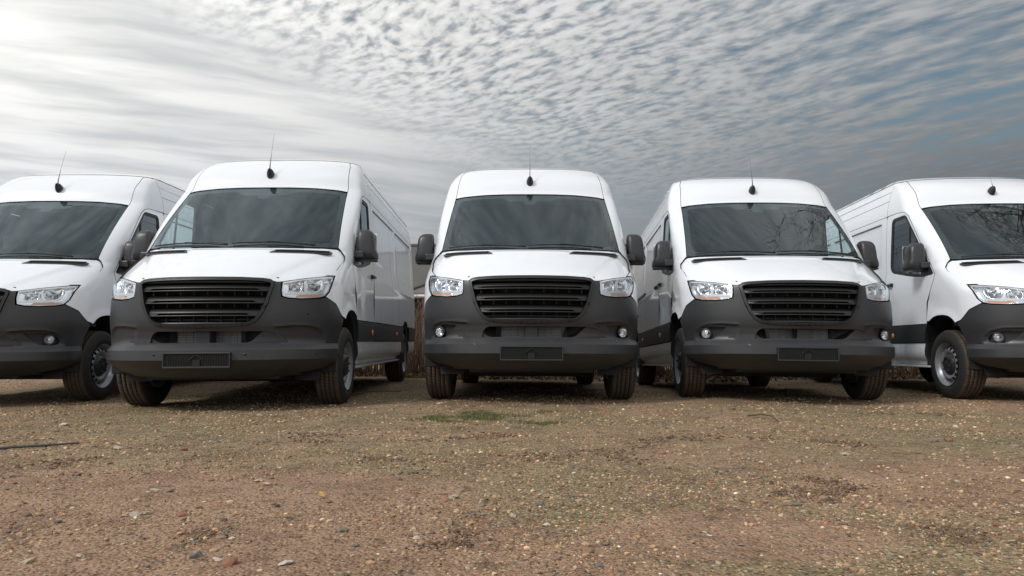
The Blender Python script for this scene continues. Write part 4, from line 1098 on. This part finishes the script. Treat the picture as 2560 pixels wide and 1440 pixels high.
# ------------------------------------------------------------------ grass, litter and scraps on the ground
def blades(name, pts, h0, h1, w, cols, lean, parent=None, kind='stuff'):
    n = len(pts); a = rng.random(n)*2*PI; h = h0+(h1-h0)*rng.random(n); b = rng.random(n)*2*PI; l = lean*h*rng.random(n)
    x, y, z = pts.T; dx, dy = np.cos(a)*w/2, np.sin(a)*w/2
    V = np.stack([np.stack([x-dx, y-dy, z-.003], -1), np.stack([x+dx, y+dy, z-.003], -1), np.stack([x+np.cos(b)*l, y+np.sin(b)*l, z+h], -1)], 1).reshape(-1, 3)
    F = np.arange(3*n).reshape(-1, 3); c = cols[rng.integers(0, len(cols), n)]*np.exp(rng.normal(0, .2, (n, 1)))
    o = fast_mesh(name, V, F, M['leafy'], parent, smooth=False, cols=np.repeat(np.clip(c, .01, .6), 3, 0)); o['kind'] = kind
    return o
M['leafy'] = vcol_mat('plant_matter', .8, .15)
GREEN = np.array([(.090, .115, .036), (.115, .140, .048), (.070, .088, .030), (.15, .15, .06), (.19, .155, .08)])
x0, y0 = on_ground(1010, 1035); x1, _ = on_ground(1375, 1035)
n = 60000; gxp = -1.05+1.55*rng.random(n); gyp = 4.35+2.1*rng.random(n)
mk = vnoise(gxp, gyp, .28, 21)+.8*vnoise(gxp, gyp, .11, 22)-.34*(((gxp+.25)/.60)**2+((gyp-5.40)/.66)**2)+.26
ok = mk > .04+.62*rng.random(n)**.7; gp = np.stack([gxp[ok], gyp[ok], gz(gxp[ok], gyp[ok])], -1)
g_ = blades('grass_patch', gp, .006, .024, .006, GREEN, .9)
g_['label'] = 'small green patch of low grass on the gravel before the middle van'; g_['category'] = 'grass'
# thin moss and weeds scattered through the olive parts of the yard
n = 30000; mx = (rng.random(n)*2-1)*8; my = 2.2+9.5*rng.random(n)
ok = (np.abs(mx) < .74*my+.3) & (vnoise(mx, my, .6, 31)+.6*vnoise(mx, my, .18, 32) > .17)
OLIVE = np.array([(.13, .115, .045), (.17, .14, .06), (.10, .10, .035), (.20, .16, .09)])
g_ = blades('moss', np.stack([mx[ok], my[ok], gz(mx[ok], my[ok])], -1), .003, .010, .008, OLIVE, 1.2, ground)

def thing(o, label, cat, group=None):
    o['label'] = label; o['category'] = cat
    if group: o['group'] = group
    return o
def gpt(px, py, dz=0.0):
    x, y = on_ground(px, py); return Vector((x, y, float(gz(np.array(x), np.array(y)))+dz))
a_, b_ = gpt(-60, 1132, .010), gpt(198, 1117, .010)
thing(Acc().tube([a_, a_.lerp(b_, .3)+Vector((0, .006, .004)), a_.lerp(b_, .65)+Vector((0, -.004, .002)), b_], [.0065, .0065, .006, .004], 8).build('rubber_strip', simple('black_rubber_strip', (.045, .045, .047), .7, var=.4, vscale=30)), 'thin black strip lying on the gravel at the left edge', 'strip')
def twig(pl, r, label):
    return thing(Acc().tube([gpt(px, py, .008+dz) for (px, py, dz) in pl], [r*(1-.6*i/(len(pl)-1)) for i in range(len(pl))], 6).build('twig', M['bark']), label, 'twig')
M['bark'] = simple('dry_brown_twig', (.085, .055, .035), .85, var=.4, vscale=40)
twig([(880, 990, 0), (915, 986, .02), (950, 983, .02), (1003, 982, .005)], .010, 'thin curved twig on the ground between the second and middle vans')
twig([(1868, 1048, .01), (1905, 1049, .02), (1930, 1050, .012), (1948, 1058, 0)], .007, 'small twig with a knot on the ground before the second van from right')
def flake(px, py, w, l, ang, col, name, label, cat, curl=.2):
    p = gpt(px, py, .008); V = []; F = []; n = 7
    for i in range(n):
        t = i/(n-1); ww = w*math.sin(PI*(.08+.84*t))**.7
        for s_ in (-1, 0, 1): V.append((s_*ww/2, (t-.5)*l, curl*l*(t-.5)**2+abs(s_)*w*.12+(.006 if t > .6 else 0)))
    for i in range(n-1):
        for k in range(2): F.append([i*3+k, i*3+k+1, i*3+k+4, i*3+k+3])
    V2 = V+[(x, y, z-.0012) for (x, y, z) in V]; m = len(V); F2 = F+[[q+m for q in f[::-1]] for f in F]
    o = link_mesh(name, V2, F2, simple(name+'_surface', col, .7, var=.15, vscale=50)); o.location = p; o.rotation_euler = (.12, 0, ang)
    return thing(o, label, cat)
flake(803, 1249, .018, .030, .6, (.50, .30, .07), 'fallen_leaf', 'yellow fallen leaf on the reddish sand left of centre', 'leaf')
flake(1826, 1069, .020, .060, 1.9, (.75, .75, .73), 'paper_scrap', 'white paper scrap lying before the second van from right', 'paper')
flake(1768, 1346, .010, .026, 1.2, (.72, .68, .58), 'paper_scrap', 'small cream paper scrap on the sand at the lower right of centre', 'paper')
flake(2535, 1282, .014, .040, 1.5, (.62, .57, .48), 'wood_chip', 'pale wood chip on the gravel near the right edge', 'chip')
flake(2255, 1182, .012, .050, 1.6, (.45, .36, .24), 'wood_chip', 'brown wood chip on the gravel left of the pale one', 'chip')

# ------------------------------------------------------------------ behind the vans: reeds, fence, low building
n = 5200; rx = (rng.random(n)*2-1)*10.5; ry = 12.75+1.1*rng.random(n)
hh = .35+.75*rng.random(n)**1.4+.35*vnoise(rx, ry*0+3, .7, 41)
rz0 = gz(rx, ry, False)
V = []; F = []
an_ = rng.random(n)*PI; ln = rng.normal(0, .10, (n, 2)); wd = .003+.005*rng.random(n)
dx, dy = np.cos(an_)*wd, np.sin(an_)*wd
B = np.stack([rx, ry, rz0-.02], -1); Mid = B+np.stack([ln[:, 0]*.4*hh, ln[:, 1]*.4*hh, hh*.55], -1); Tp = B+np.stack([ln[:, 0]*hh, ln[:, 1]*hh, hh], -1)
off = np.stack([dx, dy, 0*dx], -1); off2 = np.stack([-dy, dx, 0*dx], -1)
V = np.stack([B+off, B-off*.5+off2*.87, B-off*.5-off2*.87, Mid+off*.8, Mid+(-off*.5+off2*.87)*.8, Mid+(-off*.5-off2*.87)*.8, Tp+off*.3, Tp+(-off*.5+off2*.87)*.3, Tp+(-off*.5-off2*.87)*.3], 1).reshape(-1, 3)
Fb = []
for lv in (0, 3):
    for k in range(3): Fb.append([lv+k, lv+(k+1) % 3, lv+3+(k+1) % 3, lv+3+k])
Fr = (np.array(Fb)[None]+(np.arange(n)*9)[:, None, None]).reshape(-1, 4)
REED = np.array([(.16, .11, .065), (.11, .075, .045), (.22, .16, .10), (.08, .055, .035), (.18, .10, .06)])
rc = np.repeat(.75*REED[rng.integers(0, 5, n)]*np.exp(rng.normal(0, .25, (n, 1))), 9, 0)
reeds = fast_mesh('dry_reeds', V, Fr, M['leafy'], None, smooth=False, cols=np.clip(rc, .01, .5)); reeds['kind'] = 'stuff'
reeds['label'] = 'dry brown reeds standing along the yard edge behind the vans'; reeds['category'] = 'reeds'
# leaf litter under the reeds
n = 9000; lx = (rng.random(n)*2-1)*10.5; ly = 12.2+1.6*rng.random(n); lp = np.stack([lx, ly, gz(lx, ly, False)+.01+.10*rng.random(n)**2*np.clip((ly-12.3), 0, 1)], -1)
LIT = np.array([(.14, .08, .05), (.10, .055, .035), (.19, .12, .075), (.26, .19, .13), (.07, .045, .03)])
g_ = blades('leaf_litter', lp, .01, .05, .05, LIT, 2.0)
n = 4000; mx = -1.9+1.2*rng.random(n); my = 12.0+.25*rng.random(n)
g_ = blades('yellow_moss', np.stack([mx, my, gz(mx, my, False)], -1), .01, .04, .02, np.array([(.22, .18, .03), (.16, .14, .03)]), .8, ground)

def bush(name, x, y, h, n, seed, col, label, cat):
    r = random.Random(seed); A = Acc(); root = Vector((x, y, float(gz(np.array(x), np.array(y), False))-.03))
    for i in range(n):
        d = Vector((r.gauss(0, .22), r.gauss(0, .22), 1)).normalized(); p = root+Vector((r.gauss(0, .05), r.gauss(0, .05), 0)); pts = [p]
        hh = h*r.uniform(.55, 1.0)
        for k in range(5): d = (d+Vector((r.gauss(0, .14), r.gauss(0, .14), .05))).normalized(); p = p+d*hh/5; pts.append(p)
        A.tube(pts, [.009, .008, .006, .005, .004, .002], 4, cap=False)
        for k in (2, 3, 4):
            for _ in range(5):
                dd = (d+Vector((r.gauss(0, .6), r.gauss(0, .6), r.uniform(-.1, .5)))).normalized(); q = pts[k].lerp(pts[k+1], r.random()); L = r.uniform(.08, .25)
                A.tube([q, q+dd*L*.5+Vector((0, 0, .01)), q+dd*L], [.003, .0025, .0015], 3, cap=False)
    o = A.build(name, simple(name+'_twigs', col, .85, var=.35, vscale=12)); return thing(o, label, cat)
bush('dry_shrub', -1.80, 13.3, 1.75, 26, 3, (.20, .115, .075), 'bare reddish-brown shrub behind the gap left of the middle van', 'shrub')
bush('dry_shrub', 2.70, 13.4, 1.3, 16, 5, (.17, .10, .065), 'low bare shrub behind the gap right of the middle van', 'shrub')

fence = empty('wire_fence', None, (0, 14.2, 0)); thing(fence, 'rusty chain-link fence behind the dry reeds', 'fence')
M['wire'] = simple('weathered_fence_wire', (.12, .11, .10), .6, .5)
for k in range(8): Acc().tube([(-9.6+k*2.75, 0, -.1), (-9.6+k*2.75, 0, 1.45)], .022, 8).build('fence_post', M['wire'], fence, smooth=True)
A = Acc()
for k in range(-8, 175):
    x = -9.6+k*.11
    for s_ in (1, -1):
        A.tube([(x if s_ > 0 else x+1.35, .012*s_, .02), (x+1.35 if s_ > 0 else x, .012*s_, 1.37)], .0022, 3, cap=False)
w_ = A.build('wire_mesh', M['wire'], fence); w_['kind'] = 'stuff'
for z in (.03, 1.38): Acc().tube([(-9.6, 0, z), (9.65, 0, z)], .003, 4).build('tension_wire', M['wire'], fence)
o = Acc().box(.08, .42, 13.0, 13.06, .02, .30, b=.004).build('clay_slab', simple('red_clay_slab', (.20, .085, .05), .85, var=.3, vscale=10)); thing(o, 'red-brown slab standing in the reeds, seen beneath the middle van', 'slab')

bl = empty('low_building', None, (0, 21, 0)); thing(bl, 'low building with a grey pitched roof behind the vans', 'building')
M['wall'] = simple('dark_brown_render', (.06, .046, .035), .9, var=.3, vscale=3); M['roofing'] = simple('weathered_grey_roofing', (.085, .080, .070), .85, var=.18, vscale=1.4, bump=.4, bscale=30)
M['roofing2'] = simple('pale_grey_roofing', (.115, .110, .096), .85, var=.15, vscale=1.4, bump=.4, bscale=30)
Acc().box(-16, 18, .6, 9, -.2, 2.0).build('wall', M['wall'], bl)
EZ, RZ, RD = 2.02, 4.22, 5.6
def slab(V, t=.06): 
    return V+[(x, y, z-t) for (x, y, z) in V], [[0, 1, 2, 3], [7, 6, 5, 4], [0, 4, 5, 1], [1, 5, 6, 2], [2, 6, 7, 3], [3, 7, 4, 0]]
rf = Acc().put(*slab([(-16.4, 0, EZ), (18.4, 0, EZ), (18.4, RD, RZ), (-16.4, RD, RZ)])).put(*slab([(-16.4, RD+.01, RZ), (18.4, RD+.01, RZ), (18.4, 10.5, EZ), (-16.4, 10.5, EZ)])).build('roof', M['roofing'], bl)
# cross-roof: its lower hip runs diagonally down the main slope
sl = (RZ-EZ)/RD
def onr(x, d, o=.05): return (x, d, EZ+sl*d+o)
Acc().put(*slab([onr(-3.1, .02), onr(6.0, .02), onr(6.0, 3.6), onr(-.6, 3.6)], .045)).build('roof_plane', M['roofing2'], rf)
Acc().tube([onr(-3.14, 0, .06), onr(-.58, 3.66, .06)], .05, 6).build('hip_flashing', M['wall'], rf)
Acc().tube([(-16.4, RD, RZ+.03), (18.4, RD, RZ+.03)], .07, 8).build('ridge', M['roofing'], rf, smooth=True)
Acc().tube([(-16.4, -.06, EZ-.04), (18.4, -.06, EZ-.04)], .06, 8).build('gutter', simple('pale_zinc_gutter', (.42, .43, .43), .5, .3), bl, smooth=True)
Acc().tube([(-2.58, .1, EZ-.06), (-2.60, .45, EZ-.30), (-2.60, .5, 0)], .05, 8).build('downpipe', simple('zinc_downpipe', (.33, .35, .37), .5, .3), bl, smooth=True)
for k in range(9):
    x = -14+k*3.6
    if abs(x+2.6) > .6: Acc().box(x-.5, x+.5, .56, .61, .95, 1.75, b=.01).build('window', simple('dark_window_pane', (.02, .022, .026), .15), bl)

# ------------------------------------------------------------------ bare tree beside the yard: stands right of the picture, shows in the screens
def in_view(q):      # the photo's sky shows no branches: boughs there were lopped
    return q.y > 0 and abs(q.x) < q.y*.73 and q.z-.511 < q.y*.53
def bare_tree(x, y, H, seed):
    r = random.Random(seed); t = empty('bare_tree', None, (x, y, 0)); tk = Acc(); cr = Acc()
    def grow(p, d, L, rad, lev):
        pts = [p]; rr = [rad]; n = 5 if lev < 3 else 3
        for k in range(n):
            d = (d+Vector((r.gauss(0, .20), r.gauss(0, .20), r.gauss(.02, .14)))).normalized(); p = p+d*L/n; pts.append(p); rr.append(rad*(1-.45*(k+1)/n))
        if lev and any(in_view(Vector((x, y, 0))+q) for q in pts): return
        (tk if lev == 0 else cr).tube(pts, rr, 8 if lev == 0 else 5 if lev < 3 else 3, cap=False)
        if lev >= 6: return
        for k in range(7 if lev == 0 else 4 if lev < 4 else 3):
            i = n if k < 2 and lev else r.randint(max(1, n-2), n) if lev == 0 else r.randint(1, n); a = r.random()*6.28 if lev else k*.9+r.random()*.4
            side = Vector((math.cos(a), math.sin(a), r.uniform(-.15, .45)))+Vector((-.30, -.25, 0))*(lev < 3)
            q = (d*.45+side*r.uniform(.55, .95)+Vector((0, 0, .30 if lev < 2 else 0))).normalized()
            grow(pts[i], q, H*.27*r.uniform(.8, 1.1) if lev == 0 else L*r.uniform(.58, .80), max(.007, rr[i]*r.uniform(.54, .74)), lev+1)
    grow(Vector((0, 0, -.1)), Vector((-.03, -.03, 1)).normalized(), H*.52, .34, 0)
    tk.build('trunk', M['bark'], t, smooth=True); cr.build('crown', M['bark'], t, smooth=True)
    return thing(t, 'tall bare tree standing beside the yard, mirrored in the right-hand windscreens', 'tree')
bare_tree(12.6, 14.4, 16.0, 4)
